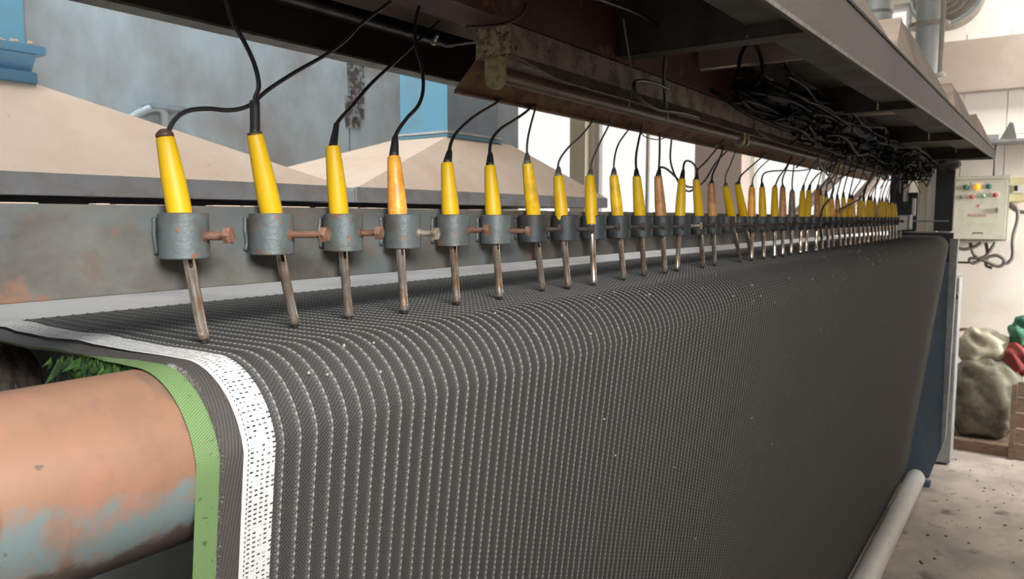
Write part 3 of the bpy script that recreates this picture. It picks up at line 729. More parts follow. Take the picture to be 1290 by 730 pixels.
# grime-caked bearing housing
cbt = atX(8, 478, -.96)
bh = thing('bearing_housing', 'black grime-caked lump of a bearing housing at the left edge under the cloth', 'bearing', (-.985, cbt.y, -.26)); O = (-.985, cbt.y, -.26)
def lump(mb, c, rad, seed, nu=20, nv=12, amp=.18, sq=1.0):
    r4 = random.Random(seed); ph = [(r4.uniform(1, 5), r4.uniform(1, 5), r4.uniform(0, 6)) for _ in range(6)]
    vs = []; fs = []
    for j in range(nv + 1):
        th = math.pi * j / nv
        for i in range(nu):
            a = 2 * math.pi * i / nu; d = Vector((math.sin(th) * math.cos(a), math.sin(th) * math.sin(a), math.cos(th)))
            k = 1 + amp * sum(math.sin(p[0] * d.x * 2.3 + p[1] * d.y * 2.1 + p[2] + d.z * p[0]) for p in ph) / 3
            q = [math.copysign(abs(d[m_]) ** sq, d[m_]) * rad[m_] * k for m_ in range(3)]
            vs.append((c[0] + q[0], c[1] + q[1], c[2] + q[2]))
    for j in range(nv):
        for i in range(nu): fs.append((j * nu + i, (j + 1) * nu + i, (j + 1) * nu + (i + 1) % nu, j * nu + (i + 1) % nu))
    return mb.add(vs, fs)
lump(MB(O), (-.975, cbt.y - .02, -.195), (.045, .06, .055), 3, 40, 26, .12, .8).build('housing', 'grit', bh, True)
MB(O).box((-.93, cbt.y - .10, -.29), (-1.019, cbt.y + .05, -.24), .006).build('foot', 'grit', bh)

# white roller near the floor and end frame
wr_ = thing('take_up_roller', 'smooth white roller lying low along the foot of the hanging cloth', 'roller', (-.635, 3, -1.81)); O = (-.635, 3, -1.81)
MB(O).lathe((-.638, -.5, -1.803), (0, 1, 0), [(0, .02), (0, .060), (6.34, .060), (6.375, .052), (6.375, .015)], 40, True, True).build('roller_tube', 'roller_white', wr_, True, 40)
MB(O).cyl((-.638, 5.875, -1.803), (-.638, 5.99, -1.803), .018, 14).build('axle', 'zinc', wr_, True, 40)
MB(O).box((-.66, -.62, FZ), (-.61, -.50, -1.80), .004).build('near_bearing', 'frame_blue', wr_)

ef = thing('end_frame', 'blue side plate with pale grey upright at the far end of the cloth', 'machine frame', (-.6, 6, FZ)); O = (-.6, 6, FZ)
YE = 6.0
MB(O).prism([(-.80, -1.86), (-.573, -1.84), (-.492, -1.56), (-.500, -.30), (-.80, -.30)], YE, YE + .03, 1).build('side_plate', 'frame_blue', ef)
MB(O).prism([(-.502, -1.62), (-.480, -1.52), (-.468, -.14), (-.516, -.14)], YE - .04, YE + .05, 1).build('upright', 'frame_grey', ef)
MB(O).prism([(-.76, -1.83), (-.745, -1.83), (-.545, -.30), (-.560, -.30)], YE - .05, YE - .001, 1).build('edge_strip', 'frame_edge', ef)
MB(O).box((-.80, YE, -.30), (-.50, YE + .03, -.10)).build('bearing_plate', 'black_machine', ef)
MB(O).box((-.80, YE - .02, FZ), (-.56, YE + .05, -1.86), .004).build('foot', 'frame_blue', ef)
MB(O).box((-.624, YE + .01, -.09), (-.512, YE + .09, .40), .004).build('black_column', 'black_machine', ef)
for z, x1_ in ((-.098, -.52), (-.020, -.53)): MB(O).cyl((-.80, YE - .02, z), (x1_, YE - .02, z), .006, 10).build('tie_rod', 'frame_grey', ef, True, 40)
MB(O).lathe((-.565, YE - .02, .352), (.6, 0, .1), [(0, .02), (.03, .035), (.07, .03), (.09, .012)], 12).build('gland', 'canopy', ef, True)
cb = thing('grey_cabinet', 'narrow light grey cabinet with a black knob behind the end frame', 'cabinet', (-.56, 6.65, FZ)); O = (-.56, 6.65, FZ)
ca = atY(1194, 350, 6.6); cc = atY(1209, 350, 6.6)
MB(O).box((ca.x - .1, 6.6, FZ + .02), (cc.x, 6.85, ca.z), .004).build('cabinet_body', 'frame_grey', cb)
MB(O).box((ca.x - .09, 6.59, FZ + .06), (cc.x - .008, 6.599, ca.z - .03), .002).build('door', 'frame_grey', cb)
kb = atY(1204, 374, 6.58); MB(O).lathe((kb.x, 6.589, kb.z), (0, -1, 0), [(0, .012), (.02, .022), (.03, .016)], 14).build('knob', 'black_machine', cb, True)
MB(O).box((ca.x - .08, 6.62, FZ), (cc.x - .02, 6.83, FZ + .019)).build('plinth', 'black_machine', cb)

cc_ = thing('cream_column', 'cream square column seen between the last irons and the black post', 'column', (-.69, 6.5, FZ)); O = (-.69, 6.5, FZ)
a = atY(1156, 250, 6.5); b = atY(1181, 250, 6.5)
MB(O).box((a.x, 6.5, FZ), ((a.x * .55 + b.x * .45), 6.56, .95), .004).build('column_web', 'cream', cc_)
MB(O).box(((a.x * .55 + b.x * .45) + .001, 6.49, FZ), (b.x, 6.6, .95), .004).build('column_flange', 'frame_white', cc_)
dm = thing('drive_unit', 'black drive unit with pale bars at the far end of the rail', 'machine', (-.83, 6.08, FZ)); O = (-.83, 6.08, FZ)
a = atY(1129, 243, 6.08); b = atY(1154, 292, 6.08)
MB(O).box((a.x, 6.08, b.z), (b.x, 6.23, a.z), .006).build('housing', 'black_machine', dm)
MB(O).box((a.x + .02, 6.10, FZ), (b.x - .02, 6.22, b.z)).build('pedestal', 'black_machine', dm)
a2 = atY(1139, 236, 6.06); b2 = atY(1143, 254, 6.06); MB(O).box((a2.x, 6.04, b2.z), (b2.x, 6.08, a2.z + .02), .002).build('pale_bar', 'frame_white', dm)
a2 = atY(1150, 250, 6.06); b2 = atY(1153, 272, 6.06); MB(O).box((a2.x, 6.04, b2.z), (b2.x, 6.08, a2.z), .002).build('pale_bar', 'frame_white', dm)
a2 = atY(1128, 226, 6.04); b2 = atY(1156, 226, 6.04); MB(O).box((a2.x, 6.10, a.z), (a2.x + .02, 6.13, a2.z)).build('stay', 'black_machine', dm)
MB(O).box((a2.x, 6.08, a2.z - .008), (b2.x, 6.16, a2.z + .008)).build('crossbar', 'black_machine', dm)

# ================================================================== CANOPY
CT = .43
cp = thing('canopy', 'long dark steel canopy hanging over the row of soldering irons', 'canopy', (-.6, 2.7, CT)); O = (-.6, 2.7, CT)
CY0, CY1 = -.35, 5.80
ribs_y = [.06, 1.40, 2.72, 4.05, 5.36]
ysp = [CY0] + ribs_y + [CY1]
def zlow(y): return .253 + .0255 * (y - .96)
def ztop(y): return .350 + .0172 * (y - 1.365)
def varbar(x0, x1, f0, f1, ya, yb): return MB(O).add([(x, y, f(y)) for y in (ya, yb) for x in (x0, x1) for f in (f0, f1)], [(0, 1, 3, 2), (4, 6, 7, 5), (0, 4, 5, 1), (2, 3, 7, 6), (0, 2, 6, 4), (1, 5, 7, 3)])
for i in range(len(ysp) - 1):
    varbar(-.287, -.455, lambda y: ztop(y) - .004, lambda y: ztop(y), ysp[i] + .002, ysp[i + 1] - .002).build('side_panel', 'canopy_under', cp)
    varbar(-.456, -.460, lambda y: ztop(y) - .004, lambda y: CT + .004, ysp[i] + .002, ysp[i + 1] - .002).build('riser', 'canopy_under', cp)
    MB(O).box((-.461, ysp[i] + .002, CT), (-.64, ysp[i + 1] - .002, CT + .004)).build('underside_panel', 'canopy_under', cp)
    MB(O).box((-.80, ysp[i] + .002, CT), (-1.0, ysp[i + 1] - .002, CT + .004)).build('underside_panel', 'canopy_dark', cp)
for y in ribs_y:
    zr = min(.355, ztop(y) - .03)
    MB(O).box((-.287, y, zr + .004), (-.455, y + .006, ztop(y) - .005)).build('rib_toe', 'canopy', cp)
    MB(O).box((-.461, y, zr + .004), (-.715, y + .006, CT - .0005)).build('cross_rib', 'canopy', cp)
    MB(O).box((-.287, y, zr), (-.715, y + .045, zr + .0035)).build('rib_flange', 'canopy', cp)
# outer rim on the right
varbar(-.280, -.286, zlow, ztop, CY0, CY1).build('outer_rim', 'rim', cp)
varbar(-.2785, -.2798, zlow, lambda y: zlow(y) + .006, CY0, CY1).build('rim_lip', 'lip', cp)
varbar(-.277, -.2815, lambda y: ztop(y) + .0005, lambda y: ztop(y) + .0055, CY0, CY1).build('seam_strip', 'canopy_dark', cp)
MB(O).box((-.282, CY1, .375), (-1.0, CY1 + .005, CT)).build('end_plate', 'canopy_dark', cp)
# inner left beam (angle iron with a pale lip)
MB(O).prism([(-1.0, .279), (-1.0, CT), (-1.006, CT), (-1.006, .279)], CY0, CY1, 1).build('left_web', 'canopy_dark', cp)
MB(O).box((-.992, CY0, .275), (-1.03, CY1, .2788)).build('left_lip', 'lip', cp)
MB(O).prism([(-.955, .325), (-.94, .325), (-.94, .329), (-.955, .333)], CY0, 1.16, 1).build('angle_edge', 'lip', cp)
MB(O).box((-.942, CY0, .330), (-.999, 1.16, .334)).build('angle_shelf', 'canopy_dark', cp)
# rusty maroon beam
MB(O).box((-.716, CY0 + .9, .314), (-.798, CY1 - .01, CT - .0005), .002).build('rusty_beam', 'maroon', cp)
q = atX(640, -8, -.70)
gus = MB(O); pts_ = []
for k in range(13):
    a = math.pi * k / 12; pts_.append((q.y - .04 + -.085 * math.cos(a), .402 - .068 * math.sin(a)))
gp = [(y, z) for y, z in pts_]
gus.prism(gp, -.700, -.712, 0)
gus.build('curved_gusset', 'maroon', cp)
# bright bolt on the inner beam
q = atX(546, 54, -.90); MB(O).lathe(q, (.6, -.4, .2), [(0, .006), (.006, .006), (.006, .0035), (.03, .0035)], 6).build('bolt', 'zinc', cp)
MB(O).cyl(atX(560, 58, -.9), atX(602, 53, -.79), .0022, 6).build('thin_rod', 'lip', cp)
# dust hoods on top
fy = [.50, 1.84, 3.16, 4.48, 5.80]
for i in range(4):
    y0, y1 = fy[i], fy[i + 1]; za = ztop(y0) + .006; zb_ = ztop(y1) + .006; zt = ztop(y0) + .152
    B_ = [(-.282, y0 + .004, za), (-.282, y1 - .004, zb_), (-.95, y1 - .004, zb_), (-.95, y0 + .004, za)]
    T_ = [(-.33, y0 + .38, zt), (-.33, y0 + .72, zt), (-.75, y0 + .72, zt), (-.75, y0 + .38, zt)]
    if i == 0: T_ = [(-.40, y0 + .5, .57), (-.40, y1 - .006, .57), (-.75, y1 - .006, .57), (-.75, y0 + .5, .57)]
    for k in range(4):
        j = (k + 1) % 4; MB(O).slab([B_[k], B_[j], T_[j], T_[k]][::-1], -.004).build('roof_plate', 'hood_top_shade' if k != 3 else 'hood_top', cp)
    MB(O).slab(T_, .004).build('roof_top', 'hood_top', cp)
    MB(O).slab([(-.2795, y0 + .01, za), (-.2795, y0 + .33, za + .003), (-.328, y0 + .385, zt + .004), (-.385, y0 + .365, zt)], .004).build('flashing', 'hood_top', cp)
# hangers to the ceiling
for k, y in enumerate((-.25,)): MB(O).cyl((-.62, y, CT), (-.62, y, ZC), .012, 8).build('hanger', 'canopy_dark', cp, True)
hd = MB(O)

# ================================================================== LIGHT BATTENS
def batten(label, y0, y1, first):
    t = thing('light_batten', label, 'light fitting', (-.754, y0, .31)); O = (-.754, y0, .31)
    MB(O).box((-.719, y0 + .002, .262), (-.788, y1, .312), .002).build('housing', 'batten', t)
    MB(O).box((-.7185, y0, .2615), (-.7885, y0 + .0018, .3125)).build('end_plate', 'batten_end', t)
    MB(O).slab([(-.788, y0 + .002, .2625), (-.831, y0 - .005, .2145), (-.831, y1, .2145), (-.788, y1, .2625)], .0015).build('left_wing', 'wing', t)
    MB(O).slab([(-.719, y0 + .002, .2625), (-.719, y1, .2625), (-.683, y1, .2300), (-.683, y0 + .10, .2300)], .0015).build('right_wing', 'batten', t)
    MB(O).box((-.822, y0 - .004, .2105), (-.834, y1, .2145), .001).build('wing_lip', 'wing', t)
    for yy in (y0 + .002, y1 - .02):
        hp_ = [(-.738, .262), (-.738, .229)] + [(-.755 + .017 * math.cos(a_ * math.pi / 10), .229 - .017 * math.sin(a_ * math.pi / 10)) for a_ in range(1, 10)] + [(-.772, .229), (-.772, .262)]
        MB(O).prism(hp_, yy, yy + .014, 1).build('lamp_holder', 'socket', t)
    MB(O).cyl((-.757, y0 + .0165, .236), (-.757, y1 - .0205, .236), .0118, 18).build('lamp_tube', 'tube_glass', t, True, 40)
batten('grimy unlit fluorescent batten with rusty wing and corroded end, nearest one', 1.03, 2.28, True)
batten('dirty unlit fluorescent batten under the canopy, second one along', 2.30, 3.55, False)
batten('dark dirty batten under the canopy behind the cable tangle, third one along', 3.57, 4.82, False)

# ================================================================== CABLE TANGLE UNDER THE CANOPY
r2 = random.Random(21)
tg = MB((-.62, 3.9, .3)); tgg = MB((-.62, 3.9, .3))
for k in range(230):
    y = 2.15 + 3.4 * r2.random() ** .8; cx_ = -.63 + r2.gauss(0, .035); cz = .315 + r2.gauss(0, .02) - .012 * (y > 3)
    n_ = r2.randrange(5, 9); ra = r2.uniform(.02, .06); pts = []
    ph = r2.uniform(0, 6)
    for i in range(n_):
        a = ph + i * r2.uniform(.7, 1.5); pts.append((min(-.46, cx_ + ra * .7 * math.cos(a) + r2.gauss(0, .012)), y + ra * 1.7 * math.sin(a * .8) + i * .02, min(.392, cz + ra * .72 * math.sin(a) + r2.gauss(0, .01))))
    (tgg if k % 12 == 5 else tg).tube(pts, r2.uniform(.0022, .0042), 6, 4)
for k in range(46):                       # long runs along the machine
    x = -.64 + r2.gauss(0, .035); z = .330 + r2.gauss(0, .024); ys_ = 1.85 + r2.random() * .5; pts = [(x + r2.gauss(0, .018), ys_ + i * .28 + r2.uniform(-.06, .06), min(.39, z + r2.gauss(0, .014))) for i in range(13)]
    tg.tube(pts, r2.uniform(.003, .0055), 6, 4)
for k in range(26):                       # ends hanging below the battens
    y = 3.0 + 2.5 * r2.random(); x = -.70 + r2.gauss(0, .05); z = .30; L = r2.uniform(.06, .15)
    tg.tube([(x, y, z), (x + r2.gauss(0, .02), y + .03, z - L * .5), (x + r2.gauss(0, .03), y + r2.gauss(0, .06), z - L)], .003, 6, 4)
for cx0, cz0, ya in ((-.635, .345, 2.05), (-.66, .315, 2.5), (-.61, .335, 2.9)):   # dense heart of the bundle
    tg.tube([(cx0 + r2.gauss(0, .010), ya + i * .22, cz0 + r2.gauss(0, .010)) for i in range(int((5.5 - ya) / .22))], .026, 8, 3)
tag(tg.build('cable_tangle', 'tangle', None, True), 'thick black tangle of cables hung under the canopy', 'cables', None, 'stuff')
tag(tgg.build('green_wires', 'tangle_green', None, True), 'loose dark green wires among the black cable tangle', 'wires', None, 'stuff')
# blocks in the bundle
for k, (a_, lab) in enumerate((((3.35, -.63, .30), 'black plug block in the near part of the cable tangle'), ((4.2, -.66, .28), 'black plug block in the middle of the cable tangle'), ((4.9, -.68, .27), 'black plug block in the far part of the cable tangle'))):
    y, x, z = a_; o = MB((x, y, z)).box((x - .03, y - .12, z - .02), (x + .03, y + .12, z + .025), .006).build('plug_block', 'tangle'); tag(o, lab, 'plug block')
def cable(label, pix, X0, X1, r, m_='cord_black', group=None, name='cable'):
    n_ = len(pix); pts = [atX(p[0], p[1], X0 + (X1 - X0) * i / (n_ - 1)) for i, p in enumerate(pix)]
    o = MB(tuple(pts[0])).tube(pts, r, 8, 6).build(name, m_, None, True); tag(o, label, 'cable', group)
cable('thick black cable arching along the canopy underside at the top of the picture', [(745, -4), (780, 8), (812, 22), (832, 40), (838, 62), (836, 95), (838, 128), (840, 150)], -.60, -.68, .0036)
cable('black cable loop bulging out beside the second batten', [(842, 112), (822, 104), (802, 102), (799, 112), (808, 126), (830, 138), (858, 142), (880, 148)], -.66, -.64, .0036)
cable('thin pale grey wire hanging down across the rusty beam', [(785, 24), (789, 50), (794, 82), (796, 112), (792, 134)], -.66, -.70, .0016, 'cord_grey')
cable('thin pale wire crossing in front of the second batten', [(836, 95), (838, 120), (840, 156)], -.66, -.68, .0014, 'cord_grey')
cable('brown wire curling below the curved gusset', [(664, 4), (660, 14), (650, 24), (632, 31), (600, 34), (588, 33)], -.69, -.69, .0025, 'maroon')
cable('tall black cable loop standing up from the near end of the tangle', [(930, 98), (932, 74), (940, 58), (950, 56), (958, 70), (962, 92), (972, 100)], -.56, -.56, .0045, 'tangle')
cable('second black cable loop beside the tall one at the tangle', [(952, 108), (966, 80), (976, 70), (990, 80), (998, 100), (992, 120)], -.56, -.56, .0045, 'tangle')
cable('slack wire sagging between the battens near the eleventh iron', [(806, 164), (812, 172), (828, 176), (842, 172), (850, 166)], -.86, -.86, .0015, 'cord_grey')
cable('long dark cable dropping in front of the far irons', [(1030, 196), (1032, 208), (1044, 222), (1050, 236), (1046, 250), (1036, 264), (1034, 288), (1036, 300)], -.64, -.64, .0035, 'cord_black')
cable('dark red-brown cable trailing over the far irons', [(1098, 222), (1090, 236), (1086, 248), (1074, 256), (1058, 264)], -.64, -.64, .0035, 'maroon')
cable('grey vertical wire standing behind the eleventh and twelfth irons', [(831, 168), (831, 190), (830, 214)], -.80, -.72, .0026, 'cord_grey')
cable('dark cable rising from the far irons into the tangle', [(1150, 225), (1145, 236), (1140, 262)], -.70, -.70, .003, 'cord_black')

# diagonal braces far back
for k, (p0, p1, lab) in enumerate((((1046, 232), (1084, 196), 'pale diagonal brace seen above the middle irons'), ((1092, 240), (1122, 206), 'pale diagonal brace seen above the last irons'))):
    a = atY(*p0, 6.9); b = atY(*p1, 6.9); d = (b - a).normalized(); a = a + d * (-(a.z - FZ) / d.z if d.z else 0); 
    o = MB(tuple(a)).cyl(a + Vector((0, 0, .06)), b + d * .5, .045, 8).build('diagonal_brace', 'pillar'); tag(o, lab, 'brace')

# ================================================================== DUCTS AND FAN ABOVE THE FAR END
YD = 6.35
a = atY(1151, 60, YD); b = atY(1187, 60, YD); R_ = (b.x - a.x) / 2 * .93; cxd = (a.x + b.x) / 2
vd = thing('exhaust_duct', 'silver round exhaust duct rising at the far end of the canopy', 'duct', (cxd, YD, .41)); O = (cxd, YD, .41)
MB(O).cyl((cxd, YD, .45), (cxd, YD, ZC), R_, 32).build('duct_pipe', 'silver', vd, True, 40)
zf = atY(1169, 31, YD).z
MB(O).lathe((cxd, YD, zf - .02), (0, 0, 1), [(0, R_), (0, R_ + .05), (.025, R_ + .05), (.025, R_)], 32).build('flange', 'fan', vd, True, 40)
MB(O).lathe((cxd, YD, zf + .45), (0, 0, 1), [(0, R_), (0, R_ + .01), (.03, R_ + .01), (.03, R_)], 32).build('seam_ring', 'silver', vd, True, 40)
MB(O).box((cxd - .18, YD - .25, .41), (cxd + .1, YD + .2, .46), .004).build('duct_base', 'fan', vd)
for yy in (YD - .2, YD + .18): MB(O).box((cxd - .17, yy - .03, FZ), (cxd - .11, yy + .03, .409)).build('support_leg', 'canopy_dark', vd)
a = atY(1086, 10, 5.6); b = atY(1126, 10, 5.6)
v2 = thing('dark_duct', 'darker grey round duct just left of the silver one', 'duct', ((a.x + b.x) / 2, 5.6, .36)); O = ((a.x + b.x) / 2, 5.6, .36)
MB(O).cyl((O[0], 5.6, .50), (O[0], 5.6, ZC), (b.x - a.x) / 2 * .93, 28).build('duct_pipe', 'silver', v2, True, 40)
zz = atY(1106, 19, 5.6).z; MB(O).lathe((O[0], 5.6, zz), (0, 0, 1), [(0, .08), (0, (b.x - a.x) / 2 * .97), (.02, (b.x - a.x) / 2 * .97), (.02, .08)], 28).build('seam_ring', 'frame_grey', v2, True, 40)
# fan volute
FY = 6.75
fc = atY(1188, -8, FY); rad = atY(1246, -2, FY).x - fc.x
fn = thing('blower_fan', 'beige snail-shaped blower fan casing beside the silver duct', 'fan', tuple(fc)); O = tuple(fc)
sp_ = []
for k in range(33):
    a = -math.pi * .95 + k / 32 * math.pi * 1.75; r_ = rad * (.74 + .26 * k / 32 if k < 20 else .9)
    sp_.append((fc.x + r_ * math.cos(a), fc.z + r_ * math.sin(a) * .95))
MB(O).prism(sp_, FY, FY + .25, 1).build('casing', 'fan', fn)
rimp = [(x, FY - .005, z) for x, z in sp_]; MB(O).tube(rimp, .018, 8, 2).build('rim', 'silver', fn, True)
for j, rr in enumerate((.62, .46, .30)):
    MB(O).tube([(fc.x + rad * rr * math.cos(t_ / 20 * 2 * math.pi), FY - .006, fc.z + rad * rr * math.sin(t_ / 20 * 2 * math.pi) * .9) for t_ in range(21)], .010, 6, 2).build('inlet_ring', 'fan', fn, True)
MB(O).cyl((fc.x, FY - .08, fc.z), (fc.x, FY - .001, fc.z), rad * .16, 16).build('hub', 'silver', fn, True, 40)
MB(O).box((fc.x - .04, FY + .05, fc.z + rad * .8), (fc.x + .04, FY + .15, ZC)).build('hanger', 'fan', fn)
q1 = atY(1184, 96, 6.18)
rd = thing('hanging_rod', 'thin pale rod hanging below the blower fan beside the duct', 'rod', tuple(q1)); O = tuple(q1)
MB(O).cyl((q1.x, 6.18, q1.z), (q1.x, 6.18, ZC), .016, 12).build('rod', 'fan', rd, True, 40)
MB(O).lathe((q1.x, 6.18, q1.z - .01), (0, 0, 1), [(0, .02), (.005, .034), (.03, .034), (.035, .02)], 14).build('end_knob', 'frame_white', rd, True)

# ================================================================== FAR WALL EQUIPMENT
YB = 7.5
a = atY(1200, 223, YB); b = atY(1268, 304, YB)
bx = thing('control_box', 'beige electrical control box with coloured buttons on the far wall', 'control box', (a.x, YB, b.z)); O = (a.x, YB, b.z)
W_ = b.x - a.x; HH = a.z - b.z
MB(O).box((a.x, YB, b.z), (b.x, YF - .0125, a.z), .004).build('enclosure', 'box_side', bx)
MB(O).box((a.x + .004, YB - .016, b.z + .012), (b.x - .012, YB - .001, a.z - .03), .003).build('door', 'box', bx)
MB(O).box((a.x + .002, YB - .012, a.z - .027), (b.x - .004, YB - .001, a.z - .002), .002).build('top_strip', 'box', bx)
def button(px_, py_, m_, r, lab, print_=None):
    p = atY(px_, py_, YB - .018)
    if print_: MB(O).box((p.x - r * 2.0, YB - .0175, p.z - r * 1.9), (p.x + r * 2.0, YB - .0161, p.z + r * 1.9)).build('legend_plate', print_, bx)
    o = MB(O).lathe((p.x, YB - .0162, p.z), (0, -1, 0), [(0, r * 1.25), (.006, r * 1.25), (.006, r), (.018, r * .95), (.022, r * .6)], 16).build('button' if 'lamp' not in lab else 'lamp', m_, bx, True, 40); o['label'] = lab
button(1217, 236, 'green_btn', .017, 'green button'); button(1231, 236, 'amber', .022, 'lit amber lamp', 'pale_print'); button(1246, 235, 'green_btn', .017, 'green button')
button(1211, 248, 'dark_print', .010, 'small grey switch'); button(1224, 248, 'red_btn', .014, 'red button', 'pale_print')
button(1239, 247, 'pale_green', .014, 'pale green button'); button(1254, 246, 'red_btn', .015, 'red button', 'pale_print')
p = atY(1256, 265, YB - .018); MB(O).box((p.x - .008, YB - .035, p.z - .02), (p.x + .008, YB - .0161, p.z + .02), .003).build('door_handle', 'dark_print', bx)
for sx, sy, ww, hh_, m_ in ((1232, 260, .010, .016, 'red_print'), (1222, 272, .012, .014, 'red_print'), (1228, 272, .012, .014, 'red_print'), (1234, 272, .012, .014, 'red_print'), (1240, 272, .012, .014, 'red_print'), (1232, 294, .035, .008, 'dark_print')):
    p = atY(sx, sy, YB - .018)
    g_ = MB(O); g_.box((p.x - ww, YB - .0172, p.z - hh_), (p.x - ww + .005, YB - .0161, p.z + hh_)); g_.box((p.x - ww, YB - .0172, p.z + hh_ - .005), (p.x + ww, YB - .0161, p.z + hh_)); g_.box((p.x - ww, YB - .0172, p.z - .003), (p.x + ww * .8, YB - .0161, p.z + .003)); g_.box((p.x + ww - .005, YB - .0172, p.z - hh_), (p.x + ww, YB - .0161, p.z + hh_))
    g_.build('printed_mark', m_, bx)
p = atY(1252, 222, YB + .05); MB(O).cyl((p.x, YB + .05, a.z), (p.x, YB + .05, .62), .008, 8).build('conduit', 'dark_print', bx, True)
a2 = atY(1272, 224, YB + .02); b2 = atY(1300, 254, YB + .02)
sb = thing('small_switch_box', 'small cream yellow box with a window at the right edge of the picture', 'switch box', (a2.x, YB + .02, b2.z)); O = (a2.x, YB + .02, b2.z)
MB(O).box((a2.x, YB + .03, b2.z), (b2.x, YF - .0125, a2.z), .006).build('case', 'box_yellow', sb)
MB(O).box((a2.x + .03, YB + .018, b2.z + .07), (b2.x - .03, YB + .029, a2.z - .06), .003).build('meter_window', 'frame_white', sb)
MB(O).box((a2.x + .035, YB + .010, a2.z - .11), (a2.x + .06, YB + .0175, a2.z - .065), .002).build('latch', 'black_machine', sb)
def wcable(label, pix, y, r, m_='cable_grey'):
    pts = [atY(p[0], p[1], y) for p in pix]; o = MB(tuple(pts[0])).tube(pts, r, 8, 5).build('cable', m_, None, True); tag(o, label, 'cable')
wcable('grey cable coil hanging under the control box, left loop', [(1222, 306), (1228, 322), (1243, 330), (1258, 336), (1266, 330), (1256, 322), (1240, 326), (1226, 332), (1222, 326), (1240, 324), (1254, 306)], YB + .08, .014)
wcable('grey cable dropping straight from the middle of the control box', [(1242, 306), (1244, 320), (1242, 334), (1250, 338)], YB + .10, .013)
wcable('grey cable running left beneath the control box', [(1245, 326), (1230, 330), (1214, 331), (1196, 330)], YB + .12, .010)
wcable('thick grey cable bent down the right side of the control box', [(1268, 256), (1280, 262), (1282, 276), (1276, 300), (1276, 322), (1270, 331), (1262, 332)], YB + .08, .015)
wcable('short grey cable bunch tucked against the underside of the control box', [(1202, 308), (1212, 314), (1226, 312), (1236, 306)], YB + .06, .014)
wcable('grey cable leading right from the small switch box', [(1270, 258), (1282, 266), (1296, 268)], YB + .12, .016)
# shelf with odds and ends
a = atY(1196, 181, 7.4); b = atY(1330, 177, 7.4)
sh = thing('wall_shelf', 'narrow grey wall shelf above the control box', 'shelf', (a.x, 7.4, a.z)); O = (a.x, 7.4, a.z)
MB(O).box((a.x, 7.36, a.z - .012), (1.6, YF - .003, a.z + .012), .003).build('board', 'frame_grey', sh)
for x in (a.x + .1, .8): MB(O).box((x, 7.42, a.z - .10), (x + .02, YF - .013, a.z - .0125)).build('bracket', 'frame_grey', sh)
p = atY(1270, 176, 7.45); z0 = a.z + .012
o = MB((p.x, 7.45, z0)).prism([(p.x - .06, z0), (p.x + .06, z0), (p.x + .03, z0 + .13), (p.x + .005, z0 + .14), (p.x - .03, z0 + .06)], 7.43, 7.47, 1).build('angle_bracket', 'dark_print'); tag(o, 'grey triangular bracket standing on the wall shelf', 'bracket')
p = atY(1247, 174, 7.45); o = MB((p.x, 7.45, z0)).box((p.x - .07, 7.41, z0), (p.x + .06, 7.5, z0 + .045), .006).build('grey_case', 'frame_grey'); tag(o, 'flat grey case lying on the wall shelf', 'case')
p = atY(1231, 176, 7.45); o = MB((p.x, 7.45, z0)).tube([(p.x - .06, 7.45, z0 + .012), (p.x - .05, 7.45, z0 + .10), (p.x, 7.45, z0 + .14), (p.x + .045, 7.45, z0 + .08), (p.x + .03, 7.45, z0 + .012)], .006, 6, 5).build('wire_hoop', 'dark_print', None, True); tag(o, 'thin wire hoop standing on the left end of the shelf', 'wire')

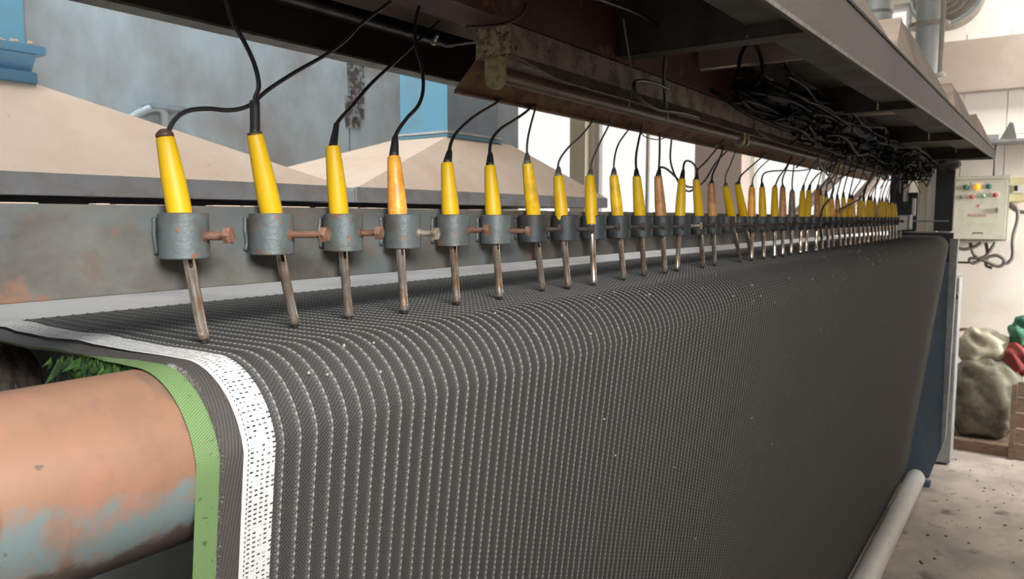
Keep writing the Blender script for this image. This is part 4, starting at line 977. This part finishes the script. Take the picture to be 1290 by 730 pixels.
# sacks and rags by the far wall
def sack(name, label, m_, pxc, pyc, y, rx, ry, rz, seed, cat='sack', sq=.75, amp=.10):
    p = atY(pxc, pyc, y); root = (p.x, y, p.z)
    mb = MB(root); lump(mb, (p.x, y, p.z), (rx, ry, rz), seed, 40, 26, amp, sq)
    r4 = random.Random(seed)
    for v in mb.v:
        q = v - Vector(root); cr = .007 * math.sin(q.x * 34 + q.z * 17 + seed) * math.sin(q.z * 41 - q.x * 12) + .020 * abs(math.sin(q.x * 15 + q.z * 30 + 2.2 * math.sin(q.x * 13 + seed))); l = q.length + 1e-6; v += q / l * cr
        v.z = max(v.z, FZ + .088 if name != 'x' else v.z)
    o = mb.build(name, m_, None, True); tag(o, label, cat); return o
fl = FZ + .086
MB((-.3, 7.3, FZ)).box((-.62, 7.12, FZ), (.5, 7.6, fl), .004).build('pallet', 'wood'); tag(bpy.data.objects['pallet'], 'low brown wooden board under the sacks by the far wall', 'pallet')
sack('olive_sack', 'large creased olive plastic sack on the floor by the far wall', 'sack', 1240, 500, 7.36, .26, .17, .33, 5, amp=.05)
sack('pale_sack', 'pale crumpled sack lying on top of the olive sack', 'sack_pale', 1240, 441, 7.42, .19, .12, .17, 8, amp=.08, sq=.95)
sack('red_cloth', 'bundle of red cloth beside the pale sack', 'red_cloth', 1283, 453, 7.38, .10, .09, .13, 12, 'cloth', .9, .10)
sack('green_bag', 'crumpled green plastic bag at the right edge above the red cloth', 'green_bag', 1289, 421, 7.42, .09, .07, .125, 15, 'bag', .9, .12)
a = atY(1277, 470, 7.3)
wp = thing('wooden_crate', 'brown wooden crate side at the right edge beside the sacks', 'crate', (a.x + .1, 7.3, FZ)); O = (a.x + .1, 7.3, FZ)
MB(O).box((a.x, 7.05, FZ), (a.x + .035, 7.085, a.z - .05), .002).build('corner_post', 'wood', wp)
for k in range(5):
    z = FZ + .01 + k * .125; MB(O).box((a.x + .037, 7.07, z), (a.x + .7, 7.085, z + .115), .002).build('board', 'wood', wp)
for k in range(2): MB(O).box((a.x + .66 * k, 7.10, FZ), (a.x + .66 * k + .035, 7.115, a.z - .05)).build('rear_post', 'wood', wp)
wcable('brown-grey hose bent over the olive sack, upper one', [(1200, 420), (1212, 415), (1224, 417), (1234, 424)], 7.5, .014, 'wood')
wcable('brown-grey hose bent over the olive sack, lower one', [(1200, 432), (1212, 428), (1222, 430)], 7.46, .014, 'wood')

# debris on the floor
r2 = random.Random(31); gr = MB((0, 4, FZ))
for k in range(420):
    x = r2.uniform(-.5, 1.6); y = r2.uniform(2.2, 7.3); rr = r2.uniform(.003, .010)
    gr.lathe((x, y, FZ), (0, 0, 1), [(0, rr), (rr * .5, rr * .8), (rr * .7, rr * .2)], 5)
tag(gr.build('floor_debris', 'grime', None, True), 'small dark crumbs scattered over the concrete floor', 'debris', None, 'stuff')
